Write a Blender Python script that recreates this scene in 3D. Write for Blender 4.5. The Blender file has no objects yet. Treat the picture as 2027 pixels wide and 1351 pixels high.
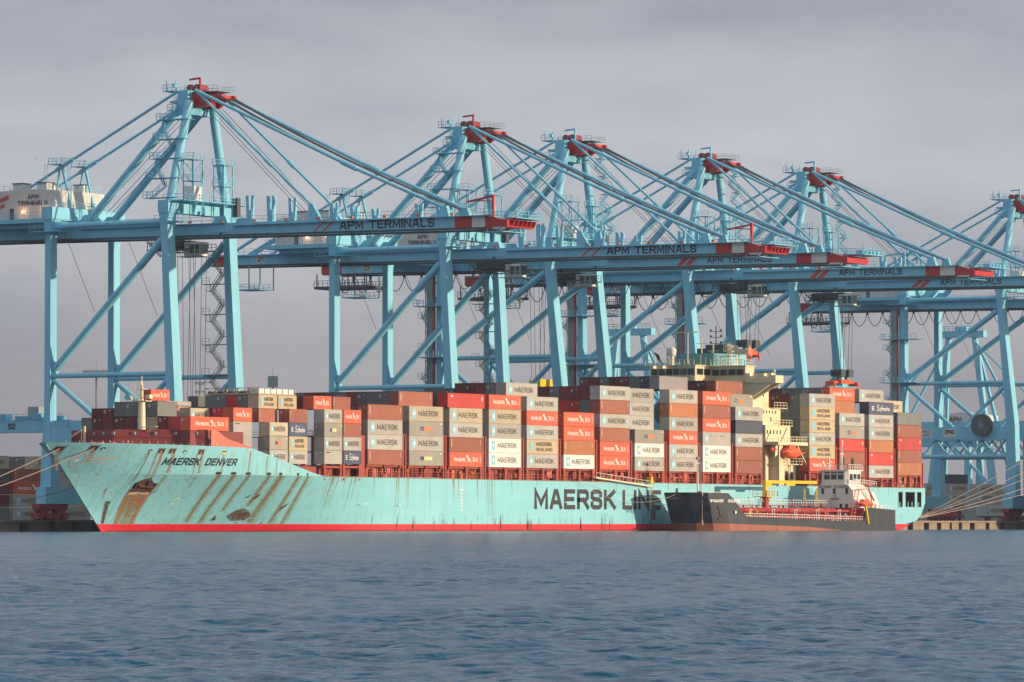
import bpy, math, random
import numpy as np
from mathutils import Vector, Matrix
random.seed(7)
sc = bpy.context.scene
COL = sc.collection
R = math.radians
# ------------------------------------------------------------------ camera
# world axes: X runs along the quay (bow to stern), Y runs inland, Z up, water at 0
TH = R(58.1)
cam_d = bpy.data.cameras.new('camera'); cam = bpy.data.objects.new('camera', cam_d); COL.objects.link(cam)
cam.location = (-759.6, -505.5, 1.5)
PITCH = math.atan2(1037.0 - 675.5, 9400.0)
fwd = Vector((math.sin(TH) * math.cos(PITCH), math.cos(TH) * math.cos(PITCH), math.sin(PITCH)))
cam.rotation_euler = fwd.to_track_quat('-Z', 'Y').to_euler()
cam_d.sensor_width = 36.0; cam_d.lens = 36.0 * 9400.0 / 2027.0
cam_d.clip_start = 1.0; cam_d.clip_end = 20000.0
sc.camera = cam
# ------------------------------------------------------------------ sun, sky, exposure
SUN_DIR = Vector((0.30, -1.0, 0.125)).normalized()
sun_d = bpy.data.lights.new('sun', 'SUN'); sun = bpy.data.objects.new('sun', sun_d); COL.objects.link(sun)
sun_d.energy = 4.9; sun_d.angle = R(0.6); sun_d.color = (1.0, 0.77, 0.53)
sun.rotation_euler = SUN_DIR.to_track_quat('Z', 'Y').to_euler(); sun.location = (0, -200, 200)
world = bpy.data.worlds.new('World'); sc.world = world; world.use_nodes = True
nt = world.node_tree; nt.nodes.clear()
def N(t, tree=None, **kw):
    n = (tree or nt).nodes.new(t)
    for k, v in kw.items(): setattr(n, k, v)
    return n
wo = N('ShaderNodeOutputWorld'); bg = N('ShaderNodeBackground'); bg.inputs['Strength'].default_value = 0.093
sky = N('ShaderNodeTexSky', sky_type='NISHITA', sun_disc=False)
sky.sun_elevation = math.asin(SUN_DIR.z); sky.sun_rotation = math.atan2(SUN_DIR.x, SUN_DIR.y)
sky.air_density = 1.0; sky.dust_density = 1.5
tc = N('ShaderNodeTexCoord'); mp = N('ShaderNodeMapping'); mp.inputs['Scale'].default_value = (9.0, 9.0, 30.0)
nz = N('ShaderNodeTexNoise'); nz.inputs['Scale'].default_value = 1.5; nz.inputs['Detail'].default_value = 5.0; nz.inputs['Roughness'].default_value = 0.5
sep = N('ShaderNodeSeparateXYZ')
gr = N('ShaderNodeValToRGB')   # cloud sheet colour by elevation
el = gr.color_ramp.elements
el[0].position = 0.0; el[0].color = (3.2, 3.15, 3.5, 1)
el[1].position = 1.0; el[1].color = (7.4, 8.2, 9.6, 1)
for p, c in ((0.03, (3.5, 3.5, 3.85)), (0.055, (4.5, 4.65, 5.1)), (0.078, (5.1, 5.4, 5.95)), (0.108, (4.0, 4.25, 4.9)), (0.3, (4.6, 5.0, 5.9)), (0.5, (6.6, 7.3, 8.4))):
    e = el.new(p); e.color = (*c, 1)
mul = N('ShaderNodeMixRGB', blend_type='MULTIPLY'); mul.inputs[0].default_value = 1.0
cr = N('ShaderNodeValToRGB'); cr.color_ramp.elements[0].position = 0.36; cr.color_ramp.elements[0].color = (0.88, 0.885, 0.92, 1)
cr.color_ramp.elements[1].position = 0.64; cr.color_ramp.elements[1].color = (1.14, 1.12, 1.09, 1)
# brighter, warmer cloud on the sun's side of the sky (behind the camera)
dot = N('ShaderNodeVectorMath', operation='DOT_PRODUCT'); dot.inputs[1].default_value = (0.28, -0.95, 0.12)
mr = N('ShaderNodeMapRange'); mr.inputs[1].default_value = 0.35; mr.inputs[2].default_value = 1.0; mr.inputs[3].default_value = 0.0; mr.inputs[4].default_value = 1.0
sunside = N('ShaderNodeMixRGB', blend_type='MIX'); sunside.inputs[2].default_value = (6.6, 5.9, 5.2, 1)
mix = N('ShaderNodeMixRGB', blend_type='MIX'); mix.inputs[0].default_value = 0.94
L = nt.links.new
L(tc.outputs['Generated'], mp.inputs[0]); L(mp.outputs[0], nz.inputs['Vector']); L(tc.outputs['Generated'], sep.inputs[0])
L(sep.outputs['Z'], gr.inputs[0]); L(nz.outputs['Fac'], cr.inputs[0]); L(gr.outputs[0], mul.inputs[1]); L(cr.outputs[0], mul.inputs[2])
L(tc.outputs['Generated'], dot.inputs[0]); L(dot.outputs['Value'], mr.inputs[0]); L(mr.outputs[0], sunside.inputs[0]); L(mul.outputs[0], sunside.inputs[1])
L(sky.outputs[0], mix.inputs[1]); L(sunside.outputs[0], mix.inputs[2]); L(mix.outputs[0], bg.inputs['Color']); L(bg.outputs[0], wo.inputs[0])
sc.view_settings.view_transform = 'Standard'; sc.view_settings.look = 'None'; sc.view_settings.gamma = 1.0
sc.view_settings.exposure = 0.10

# ------------------------------------------------------------------ materials
MATS = {}
def mk(name, col, rough=0.5, var=0.12, scale=0.6, dirt=None, dirt_amt=0.0, metal=0.0, rnd=0.0, stretch=(1, 1, 0.25), emit=0.0):
    if name in MATS: return MATS[name]
    m = bpy.data.materials.new(name); m.use_nodes = True; t = m.node_tree; b = t.nodes['Principled BSDF']
    b.inputs['Roughness'].default_value = rough; b.inputs['Metallic'].default_value = metal
    tcn = N('ShaderNodeTexCoord', t); mpn = N('ShaderNodeMapping', t); mpn.inputs['Scale'].default_value = stretch
    n1 = N('ShaderNodeTexNoise', t); n1.inputs['Scale'].default_value = scale; n1.inputs['Detail'].default_value = 6.0; n1.inputs['Roughness'].default_value = 0.65
    hsv = N('ShaderNodeHueSaturation', t); hsv.inputs['Color'].default_value = (*col, 1)
    rg = N('ShaderNodeMapRange', t); rg.inputs[1].default_value = 0.25; rg.inputs[2].default_value = 0.75
    rg.inputs[3].default_value = 1.0 - var; rg.inputs[4].default_value = 1.0 + var
    l = t.links.new
    l(tcn.outputs['Object'], mpn.inputs[0]); l(mpn.outputs[0], n1.inputs['Vector']); l(n1.outputs['Fac'], rg.inputs[0])
    val = rg.outputs[0]
    oi = None
    if rnd:
        oi = N('ShaderNodeObjectInfo', t); r2 = N('ShaderNodeMapRange', t)
        r2.inputs[3].default_value = 1.0 - rnd; r2.inputs[4].default_value = 1.0 + rnd * 0.7
        l(oi.outputs['Random'], r2.inputs[0]); mm = N('ShaderNodeMath', t, operation='MULTIPLY'); l(rg.outputs[0], mm.inputs[0]); l(r2.outputs[0], mm.inputs[1]); val = mm.outputs[0]
        ad = N('ShaderNodeVectorMath', t, operation='ADD'); sc2 = N('ShaderNodeVectorMath', t, operation='SCALE'); sc2.inputs['Scale'].default_value = 90.0
        cb = N('ShaderNodeCombineXYZ', t); l(oi.outputs['Random'], cb.inputs[0]); l(oi.outputs['Random'], cb.inputs[2]); l(cb.outputs[0], sc2.inputs[0])
        l(mpn.outputs[0], ad.inputs[0]); l(sc2.outputs[0], ad.inputs[1]); l(ad.outputs[0], n1.inputs['Vector'])
    l(val, hsv.inputs['Value'])
    out = hsv.outputs[0]
    if dirt:
        n2 = N('ShaderNodeTexNoise', t); n2.inputs['Scale'].default_value = scale * 2.3; n2.inputs['Detail'].default_value = 8.0; n2.inputs['Roughness'].default_value = 0.7
        r3 = N('ShaderNodeMapRange', t); r3.inputs[1].default_value = 0.72 - dirt_amt * 0.3; r3.inputs[2].default_value = 0.80 - dirt_amt * 0.2
        vsrc = ad.outputs[0] if rnd else mpn.outputs[0]
        l(vsrc, n2.inputs['Vector']); l(n2.outputs['Fac'], r3.inputs[0])
        mx = N('ShaderNodeMixRGB', t); mx.inputs[2].default_value = (*dirt, 1); l(r3.outputs[0], mx.inputs[0]); l(out, mx.inputs[1]); out = mx.outputs[0]
    l(out, b.inputs['Base Color'])
    if emit:
        l(out, b.inputs['Emission Color']); b.inputs['Emission Strength'].default_value = emit
    MATS[name] = m
    return m
RUST = (0.16, 0.06, 0.02)
crane_blue = mk('crane_blue_paint', (0.19, 0.52, 0.68), 0.6, 0.12, 0.5, (0.12, 0.25, 0.29), 0.30, stretch=(1, 1, 0.10))
crane_blue_b = mk('crane_blue_detail', (0.15, 0.50, 0.66), 0.5, 0.10, 0.4)
crane_red = mk('crane_red_paint', (0.46, 0.03, 0.03), 0.45, 0.12, 0.5)
crane_darkred = mk('bogie_red_paint', (0.26, 0.02, 0.03), 0.5, 0.2, 0.5)
steel_dark = mk('dark_grease_steel', (0.05, 0.065, 0.075), 0.55, 0.3, 0.8)
steel_grey = mk('galvanised_steel', (0.22, 0.30, 0.32), 0.5, 0.15, 0.8)
cable_m = mk('steel_cable', (0.05, 0.065, 0.08), 0.5, 0.1, 1.0)
white_p = mk('white_paint', (0.62, 0.61, 0.58), 0.5, 0.08, 0.4, (0.35, 0.30, 0.24), 0.1)
house_white = mk('house_white_cladding', (0.58, 0.56, 0.53), 0.55, 0.06, 0.3, (0.4, 0.36, 0.3), 0.1)
black_t = mk('black_lettering', (0.012, 0.015, 0.022), 0.5, 0.1, 1.0)
navy_t = mk('navy_lettering', (0.02, 0.028, 0.05), 0.5, 0.1, 1.0)
grey_t = mk('dark_grey_lettering', (0.026, 0.028, 0.034), 0.55, 0.3, 0.5)
white_t = mk('white_lettering', (0.72, 0.72, 0.70), 0.5, 0.1, 1.0)
red_stripe = mk('red_stripe_paint', (0.58, 0.07, 0.05), 0.5, 0.1, 0.5)
glass = mk('dark_window_glass', (0.02, 0.03, 0.035), 0.08, 0.1, 1.0)
glass_teal = mk('teal_window_glass', (0.03, 0.09, 0.10), 0.1, 0.2, 1.0)
cream = mk('cream_superstructure_paint', (0.68, 0.61, 0.41), 0.5, 0.08, 0.3, (0.35, 0.16, 0.04), 0.12)
cream_w = mk('cream_wheelhouse_paint', (0.62, 0.55, 0.37), 0.5, 0.12, 0.5, (0.3, 0.2, 0.08), 0.15)
hull_red = mk('oxide_red_deck_paint', (0.33, 0.055, 0.035), 0.55, 0.25, 0.5, (0.10, 0.02, 0.015), 0.15)
hatch_red = mk('oxide_red_hatch_paint', (0.26, 0.045, 0.03), 0.6, 0.3, 0.8)
breakw = mk('breakwater_red_paint', (0.50, 0.13, 0.08), 0.55, 0.12, 0.2)
deck_dark = mk('dark_deck_recess', (0.02, 0.014, 0.014), 0.7, 0.3, 0.5)  # near-black standing for the shade inside openings
yellow = mk('yellow_paint', (0.75, 0.48, 0.02), 0.45, 0.12, 0.5)
orange = mk('orange_paint', (0.80, 0.10, 0.02), 0.4, 0.10, 0.5)
lifeb = mk('lifeboat_orange', (0.80, 0.12, 0.05), 0.4, 0.1, 0.5)
rope_m = mk('mooring_rope', (0.52, 0.40, 0.30), 0.8, 0.15, 2.0)
concrete = mk('quay_concrete', (0.25, 0.20, 0.145), 0.85, 0.35, 0.25, (0.08, 0.06, 0.04), 0.2, stretch=(1, 1, 0.6))
concrete_dk = mk('quay_recess_shade', (0.03, 0.03, 0.03), 0.9, 0.3, 0.5)  # shade of the gaps between piers, put into a near-black concrete
asphalt = mk('yard_asphalt', (0.06, 0.06, 0.06), 0.9, 0.2, 0.1)
barge_hull = mk('barge_grey_hull', (0.035, 0.045, 0.058), 0.45, 0.22, 0.35, (0.20, 0.12, 0.07), 0.12, stretch=(1, 1, 0.2))
barge_boot = mk('barge_rust_boot', (0.30, 0.10, 0.06), 0.7, 0.25, 0.35, (0.14, 0.10, 0.06), 0.12, stretch=(1, 1, 0.3))
barge_red = mk('barge_red_deck', (0.36, 0.035, 0.03), 0.55, 0.3, 0.6)
barge_white = mk('barge_white_paint', (0.72, 0.70, 0.66), 0.45, 0.05, 0.4)
seal_logo = mk('light_blue_logo', (0.22, 0.50, 0.62), 0.5, 0.1, 1.0)
blue_logo = mk('dark_blue_logo', (0.06, 0.09, 0.28), 0.5, 0.1, 1.0)
org_logo = mk('orange_logo', (0.72, 0.20, 0.06), 0.5, 0.1, 1.0)
ylw_logo = mk('yellow_logo', (0.70, 0.62, 0.25), 0.5, 0.1, 1.0)
gull_m = mk('gull_plumage', (0.6, 0.56, 0.5), 0.8, 0.1, 2.0)
skin_m = mk('skin', (0.45, 0.26, 0.18), 0.6, 0.05, 2.0)
hiviz = mk('orange_coverall', (0.75, 0.12, 0.04), 0.7, 0.1, 2.0)
lamp_m = mk('lamp_glow', (1.0, 0.62, 0.30), 0.5, 0.0, 1.0, emit=6.0)

CONT = {}
def cont_mat(key, col, var=0.16, dirt=RUST, amt=0.14, rnd=0.14):
    CONT[key] = mk('container_paint_' + key, col, 0.6, var, 0.45, dirt, amt, rnd=rnd, stretch=(1, 1, 0.35))
cont_mat('lightgrey', (0.40, 0.385, 0.35), amt=0.08)
cont_mat('white', (0.70, 0.70, 0.67), amt=0.03, rnd=0.03)
cont_mat('beige', (0.50, 0.40, 0.25), dirt=(0.30, 0.15, 0.05), amt=0.25)
cont_mat('tan', (0.46, 0.40, 0.29), amt=0.14)
cont_mat('brown', (0.30, 0.092, 0.055), var=0.12, dirt=(0.2, 0.05, 0.03), rnd=0.16)
cont_mat('orange', (0.60, 0.105, 0.045), dirt=(0.3, 0.06, 0.03), amt=0.05, rnd=0.08)
cont_mat('red', (0.50, 0.035, 0.03), dirt=(0.25, 0.04, 0.03), amt=0.05)
cont_mat('rustorange', (0.42, 0.15, 0.06), rnd=0.1)
cont_mat('maroon', (0.16, 0.026, 0.028), dirt=(0.08, 0.02, 0.015), rnd=0.3)
cont_mat('grey', (0.15, 0.165, 0.16), amt=0.1, rnd=0.12)
cont_mat('darkgrey', (0.12, 0.13, 0.13), amt=0.1, rnd=0.2)
cont_mat('stone', (0.30, 0.29, 0.245), amt=0.1)
cont_mat('blue', (0.055, 0.075, 0.15), amt=0.05)
cont_mat('navy', (0.045, 0.06, 0.10), amt=0.05)
cont_mat('lilac', (0.25, 0.23, 0.24), amt=0.05)

# ------------------------------------------------------------------ mesh builder
class MB:
    def __init__(s): s.v = []; s.f = []
    def add(s, vs, fs):
        o = len(s.v); s.v += [tuple(p) for p in vs]; s.f += [tuple(i + o for i in f) for f in fs]; return s
    def box(s, x0, x1, y0, y1, z0, z1):
        x0, x1 = min(x0, x1), max(x0, x1); y0, y1 = min(y0, y1), max(y0, y1); z0, z1 = min(z0, z1), max(z0, z1)
        return s.add([(x0, y0, z0), (x1, y0, z0), (x1, y1, z0), (x0, y1, z0), (x0, y0, z1), (x1, y0, z1), (x1, y1, z1), (x0, y1, z1)],
                     [(0, 3, 2, 1), (4, 5, 6, 7), (0, 1, 5, 4), (1, 2, 6, 5), (2, 3, 7, 6), (3, 0, 4, 7)])
    def frus(s, c0, s0, c1, s1):   # tapered box between two horizontal rectangles (centre, (sx, sy))
        vs = []
        for c, q in ((c0, s0), (c1, s1)):
            hx, hy = q[0] / 2, q[1] / 2
            vs += [(c[0] - hx, c[1] - hy, c[2]), (c[0] + hx, c[1] - hy, c[2]), (c[0] + hx, c[1] + hy, c[2]), (c[0] - hx, c[1] + hy, c[2])]
        return s.add(vs, [(0, 3, 2, 1), (4, 5, 6, 7), (0, 1, 5, 4), (1, 2, 6, 5), (2, 3, 7, 6), (3, 0, 4, 7)])
    def tube(s, p, q, r, n=10, r2=None):
        p = Vector(p); q = Vector(q); d = (q - p)
        if d.length < 1e-6: return s
        d.normalize(); a = Vector((0, 0, 1)) if abs(d.z) < 0.9 else Vector((1, 0, 0))
        e1 = d.cross(a).normalized(); e2 = d.cross(e1); r2 = r if r2 is None else r2
        vs = []
        for c, rr in ((p, r), (q, r2)):
            for k in range(n):
                t = 2 * math.pi * k / n + math.pi / n
                vs.append(c + e1 * (rr * math.cos(t)) + e2 * (rr * math.sin(t)))
        fs = [(k, (k + 1) % n, n + (k + 1) % n, n + k) for k in range(n)]
        fs += [tuple(range(n - 1, -1, -1)), tuple(range(n, 2 * n))]
        return s.add(vs, fs)
    def bar(s, p, q, w): return s.tube(p, q, w * 0.7071, 4)
    def path(s, pts, r, n=6):
        for a, b in zip(pts, pts[1:]): s.tube(a, b, r, n)
        return s
    def prism(s, poly, axis, a, b):   # poly in the two other axes, extruded from a to b along axis
        def P(p, t):
            return (t, p[0], p[1]) if axis == 'x' else ((p[0], t, p[1]) if axis == 'y' else (p[0], p[1], t))
        n = len(poly); vs = [P(p, a) for p in poly] + [P(p, b) for p in poly]
        fs = [tuple(range(n)), tuple(range(2 * n - 1, n - 1, -1))] + [(k, n + k, n + (k + 1) % n, (k + 1) % n) for k in range(n)]
        return s.add(vs, fs)
    def rail(s, p, q, h=1.1, step=2.0, r=0.045, mid=True):
        p = Vector(p); q = Vector(q); n = max(1, int((q - p).length / step)); up = Vector((0, 0, h))
        for k in range(n + 1):
            c = p.lerp(q, k / n); s.bar(c, c + up, r * 1.3)
        s.bar(p + up, q + up, r * 1.3)
        if mid: s.bar(p + up * 0.5, q + up * 0.5, r)
        return s
    def flight(s, p, q, w=0.8):     # stair flight with treads and handrails, running in the p-q direction; width along x
        p = Vector(p); q = Vector(q); n = max(3, int(abs(q.z - p.z) / 0.35))
        for sx in (-w / 2, w / 2):
            o = Vector((sx, 0, 0)); s.bar(p + o, q + o, 0.14)
            u = Vector((0, 0, 1.05)); s.bar(p + o + u, q + o + u, 0.07)
            for k in range(0, n + 1, 3):
                c = p.lerp(q, k / n) + o; s.bar(c, c + u, 0.06)
        for k in range(n):
            c = p.lerp(q, (k + .5) / n); s.box(c.x - w / 2, c.x + w / 2, c.y - 0.13, c.y + 0.13, c.z - 0.03, c.z + 0.03)
        return s
    KEEP = ('lettering', 'rib', 'spoke', 'hull', 'boot', 'mark', 'number', 'stripe', 'ladder', 'transom', 'underside')
    def build(s, name, mat, parent=None, origin=None, smooth=False):
        # pieces that stand clear of each other become objects of their own
        if parent is not None and not any(k in name for k in s.KEEP):
            gs = s.groups()
            if len(gs) > 1:
                obs = [g.build1(name, mat, parent, origin, smooth) for g in gs]; return obs[0]
        return s.build1(name, mat, parent, origin, smooth)
    def groups(s):
        n = len(s.v); par = list(range(n))
        def f(a):
            while par[a] != a: par[a] = par[par[a]]; a = par[a]
            return a
        for q in s.f:
            for b in q[1:]: par[f(b)] = f(q[0])
        rt = [f(i) for i in range(n)]; ids = sorted(set(rt)); V = np.array(s.v); rt = np.array(rt)
        if len(ids) < 2 or len(ids) > 900: return [s]
        B = np.array([np.concatenate([V[rt == i].min(0) - .16, V[rt == i].max(0) + .16]) for i in ids]); k = len(ids); lab = list(range(k))
        def g(a):
            while lab[a] != a: lab[a] = lab[lab[a]]; a = lab[a]
            return a
        for i in range(k):
            hit = np.where(np.all(B[i, :3] <= B[:i, 3:], 1) & np.all(B[:i, :3] <= B[i, 3:], 1))[0] if i else []
            for j in hit: lab[g(i)] = g(j)
        cl = {}
        for i, r in enumerate(ids): cl.setdefault(g(i), set()).add(r)
        if len(cl) < 2: return [s]
        out = []
        for rs in cl.values():
            m = MB(); mp = {}
            for i in range(n):
                if rt[i] in rs: mp[i] = len(m.v); m.v.append(s.v[i])
            m.f = [tuple(mp[i] for i in q) for q in s.f if q[0] in mp]; out.append(m)
        out.sort(key=lambda m: -len(m.v)); return out
    def build1(s, name, mat, parent=None, origin=None, smooth=False):
        me = bpy.data.meshes.new(name); o = origin or (0, 0, 0)
        me.from_pydata([(a - o[0], b - o[1], c - o[2]) for a, b, c in s.v], [], s.f); me.update()
        if smooth:
            for p in me.polygons: p.use_smooth = True
        me.materials.append(mat)
        ob = bpy.data.objects.new(name, me); COL.objects.link(ob)
        if parent is not None: ob.parent = parent
        else: ob.location = o
        return ob
def thing(name, label, cat, loc=(0, 0, 0), group=None):
    o = bpy.data.objects.new(name, None); COL.objects.link(o); o.location = loc; o.empty_display_size = 1
    o['label'] = label; o['category'] = cat
    if group: o['group'] = group
    return o
def tag(o, label, cat, group=None):
    o['label'] = label; o['category'] = cat
    if group: o['group'] = group
    return o
def copy_tree(o, parent=None):
    c = o.copy(); COL.objects.link(c)
    if parent is not None: c.parent = parent
    for ch in list(o.children): copy_tree(ch, c)
    return c

# ------------------------------------------------------------------ stroke lettering
G = {
'A': (.70, [[(0, 0), (.28, 1), (.42, 1), (.70, 0)], [(.13, .30), (.57, .30)]]),
'B': (.70, [[(0, 0), (0, 1), (.55, 1), (.67, .88), (.67, .65), (.55, .53), (0, .53)], [(.52, .53), (.70, .40), (.70, .13), (.57, 0), (0, 0)]]),
'C': (.68, [[(.68, .76), (.68, .87), (.55, 1), (.13, 1), (0, .87), (0, .13), (.13, 0), (.55, 0), (.68, .13), (.68, .24)]]),
'D': (.70, [[(0, 0), (0, 1), (.52, 1), (.70, .82), (.70, .18), (.52, 0), (-.04, 0)]]),
'E': (.62, [[(.62, 1), (0, 1), (0, 0), (.62, 0)], [(0, .51), (.55, .51)]]),
'F': (.62, [[(.62, 1), (0, 1), (0, 0)], [(0, .51), (.52, .51)]]),
'G': (.70, [[(.70, .76), (.70, .87), (.57, 1), (.13, 1), (0, .87), (0, .13), (.13, 0), (.57, 0), (.70, .13), (.70, .46), (.40, .46)]]),
'H': (.68, [[(0, 0), (0, 1)], [(.68, 0), (.68, 1)], [(0, .5), (.68, .5)]]),
'I': (.0, [[(0, 0), (0, 1)]]),
'K': (.68, [[(0, 0), (0, 1)], [(.66, 1), (.06, .48)], [(.22, .60), (.70, 0)]]),
'L': (.58, [[(0, 1), (0, 0), (.58, 0)]]),
'M': (.80, [[(0, 0), (0, 1), (.40, .22), (.80, 1), (.80, 0)]]),
'N': (.70, [[(0, 0), (0, 1), (.70, 0), (.70, 1)]]),
'O': (.72, [[(.36, 1), (.13, 1), (0, .87), (0, .13), (.13, 0), (.59, 0), (.72, .13), (.72, .87), (.59, 1), (.34, 1)]]),
'P': (.66, [[(0, 0), (0, 1), (.53, 1), (.66, .88), (.66, .55), (.53, .43), (0, .43)]]),
'R': (.68, [[(0, 0), (0, 1), (.55, 1), (.68, .88), (.68, .60), (.55, .47), (0, .47)], [(.38, .47), (.70, 0)]]),
'S': (.66, [[(.66, .78), (.66, .88), (.54, 1), (.12, 1), (0, .88), (0, .64), (.12, .53), (.54, .49), (.66, .38), (.66, .12), (.54, 0), (.12, 0), (0, .12), (0, .24)]]),
'T': (.70, [[(0, 1), (.70, 1)], [(.35, 1), (.35, 0)]]),
'U': (.70, [[(0, 1), (0, .13), (.13, 0), (.57, 0), (.70, .13), (.70, 1)]]),
'V': (.70, [[(0, 1), (.35, 0), (.70, 1)]]),
'W': (.90, [[(0, 1), (.22, 0), (.45, .8), (.68, 0), (.90, 1)]]),
'X': (.70, [[(0, 0), (.70, 1)], [(0, 1), (.70, 0)]]),
'Y': (.70, [[(0, 1), (.35, .5), (.70, 1)], [(.35, .5), (.35, 0)]]),
'Z': (.66, [[(0, 1), (.66, 1), (0, 0), (.66, 0)]]),
'0': (.62, [[(.3, 1), (.12, 1), (0, .87), (0, .13), (.12, 0), (.50, 0), (.62, .13), (.62, .87), (.50, 1), (.28, 1)]]),
'1': (.2, [[(0, .8), (.18, 1), (.18, 0)]]),
'2': (.60, [[(0, .78), (0, .88), (.12, 1), (.48, 1), (.60, .88), (.60, .62), (0, .12), (0, 0), (.60, 0)]]),
'3': (.60, [[(0, .88), (.12, 1), (.48, 1), (.60, .88), (.60, .62), (.48, .52), (.2, .52)], [(.48, .52), (.60, .42), (.60, .12), (.48, 0), (.12, 0), (0, .12)]]),
'4': (.62, [[(.45, 0), (.45, 1), (0, .3), (.62, .3)]]),
'5': (.60, [[(.60, 1), (0, 1), (0, .56), (.48, .56), (.60, .44), (.60, .12), (.48, 0), (.12, 0), (0, .12)]]),
'6': (.60, [[(.58, 1), (.12, 1), (0, .88), (0, .12), (.12, 0), (.48, 0), (.60, .12), (.60, .42), (.48, .54), (0, .54)]]),
'7': (.60, [[(0, 1), (.60, 1), (.22, 0)]]),
'8': (.60, [[(.12, .52), (0, .62), (0, .88), (.12, 1), (.48, 1), (.60, .88), (.60, .62), (.48, .52), (.12, .52), (0, .42), (0, .12), (.12, 0), (.48, 0), (.60, .12), (.60, .42), (.46, .54)]]),
'9': (.60, [[(.02, 0), (.48, 0), (.60, .12), (.60, .88), (.48, 1), (.12, 1), (0, .88), (0, .56), (.12, .46), (.60, .46)]]),
'.': (.05, [[(0, 0), (0, .12)]]), '-': (.4, [[(0, .5), (.4, .5)]]), ' ': (.30, []),
'a': (.42, [[(.42, .42), (.30, .5), (.10, .44), (0, .22), (.08, 0), (.26, .04), (.40, .40), (.40, .06), (.50, 0)]]),
'f': (.34, [[(.46, .9), (.36, 1), (.24, .84), (.10, -.25)], [(.02, .5), (.38, .52)]]),
'm': (.66, [[(.0, 0), (.08, .5), (.20, .48), (.26, 0), (.30, .40), (.42, .5), (.46, 0), (.52, .42), (.62, .48), (.66, .05)]]),
'r': (.28, [[(0, 0), (.06, .5), (.14, .38), (.28, .5)]]),
'i': (.1, [[(.04, .48), (.02, .04), (.12, 0)], [(.08, .68), (.09, .76)]]),
'n': (.38, [[(0, 0), (.06, .5), (.12, .34), (.28, .5), (.32, .06), (.40, 0)]]),
'e': (.34, [[(.04, .24), (.32, .34), (.22, .5), (.04, .38), (.02, .10), (.16, 0), (.36, .12)]]),
'd': (.42, [[(.40, .42), (.14, .46), (0, .2), (.10, 0), (.34, .10), (.48, 1)]]),
'l': (.12, [[(.06, 1), (.02, .1), (.12, 0)]]), 'o': (.38, [[(.2, .5), (.02, .36), (.04, .06), (.2, 0), (.36, .16), (.34, .42), (.18, .5)]]),
'y': (.4, [[(0, .5), (.16, .04)], [(.38, .5), (.08, -.3)]]),
}
def ribbon(pts, t):
    """2D polyline to quads with mitred joints"""
    P = [Vector(p).to_2d() if False else Vector((p[0], p[1])) for p in pts]; n = len(P); Lf, Rt = [], []
    for i in range(n):
        d0 = (P[i] - P[i - 1]).normalized() if i else None; d1 = (P[i + 1] - P[i]).normalized() if i < n - 1 else None
        if d0 is None: d0 = d1
        if d1 is None: d1 = d0
        n0 = Vector((-d0.y, d0.x)); n1 = Vector((-d1.y, d1.x)); m = n0 + n1
        if m.length < 0.3: m = n0
        m.normalize(); k = min(2.2, 1.0 / max(0.3, m.dot(n0))); o = m * (t / 2 * k)
        p = P[i]
        if i == 0: p = p - d0 * (t * 0.48)
        if i == n - 1: p = p + d0 * (t * 0.48) if i else p
        Lf.append(p + o); Rt.append(p - o)
    return [(Lf[i], Rt[i], Rt[i + 1], Lf[i + 1]) for i in range(n - 1)]
def text_quads(s, h, t=0.15, width=None, gap=0.11, slant=0.0):
    """quads of a string whose cap height is h; squeezed to a total width when given"""
    x = t / 2; q = []; hh = 1 - t
    for ch in s:
        w, pl = G[ch]
        for i, p in enumerate(pl):
            for a in ribbon([(x + px, t / 2 + py * hh) for px, py in p], t): q.append((a, i))
        x += w + t + gap
    tot = x - gap - t / 2; k = (width / (tot * h)) if width else 1.0
    out = []
    for a, i in q: out.append(([(p.x * h * k + slant * p.y * h, p.y * h) for p in a], i))
    return out, tot * h * k
def put_text(mb, s, h, fn, t=0.15, width=None, gap=0.11, slant=0.0, thick=None):
    q, w = text_quads(s, h, t, width, gap, slant)
    for a, i in q:
        mb.add([fn(p[0], p[1], i) for p in a], [(0, 1, 2, 3)])
    return w
def side_fn(u0, w, z0, sub=0.004):    # on a face that looks to the water (-Y), reading along +X
    return lambda x, y, i: (u0 + x, w - i * sub, z0 + y)
def front_fn(u, w0, z0, sub=0.004):   # on a face that looks along -X, reading along -Y
    return lambda x, y, i: (u - i * sub, w0 - x, z0 + y)
def star(cx, cy, r, ri, n=7):
    return [(cx + (r if k % 2 == 0 else ri) * math.sin(math.pi * k / n), cy + (r if k % 2 == 0 else ri) * math.cos(math.pi * k / n)) for k in range(2 * n)]

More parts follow.
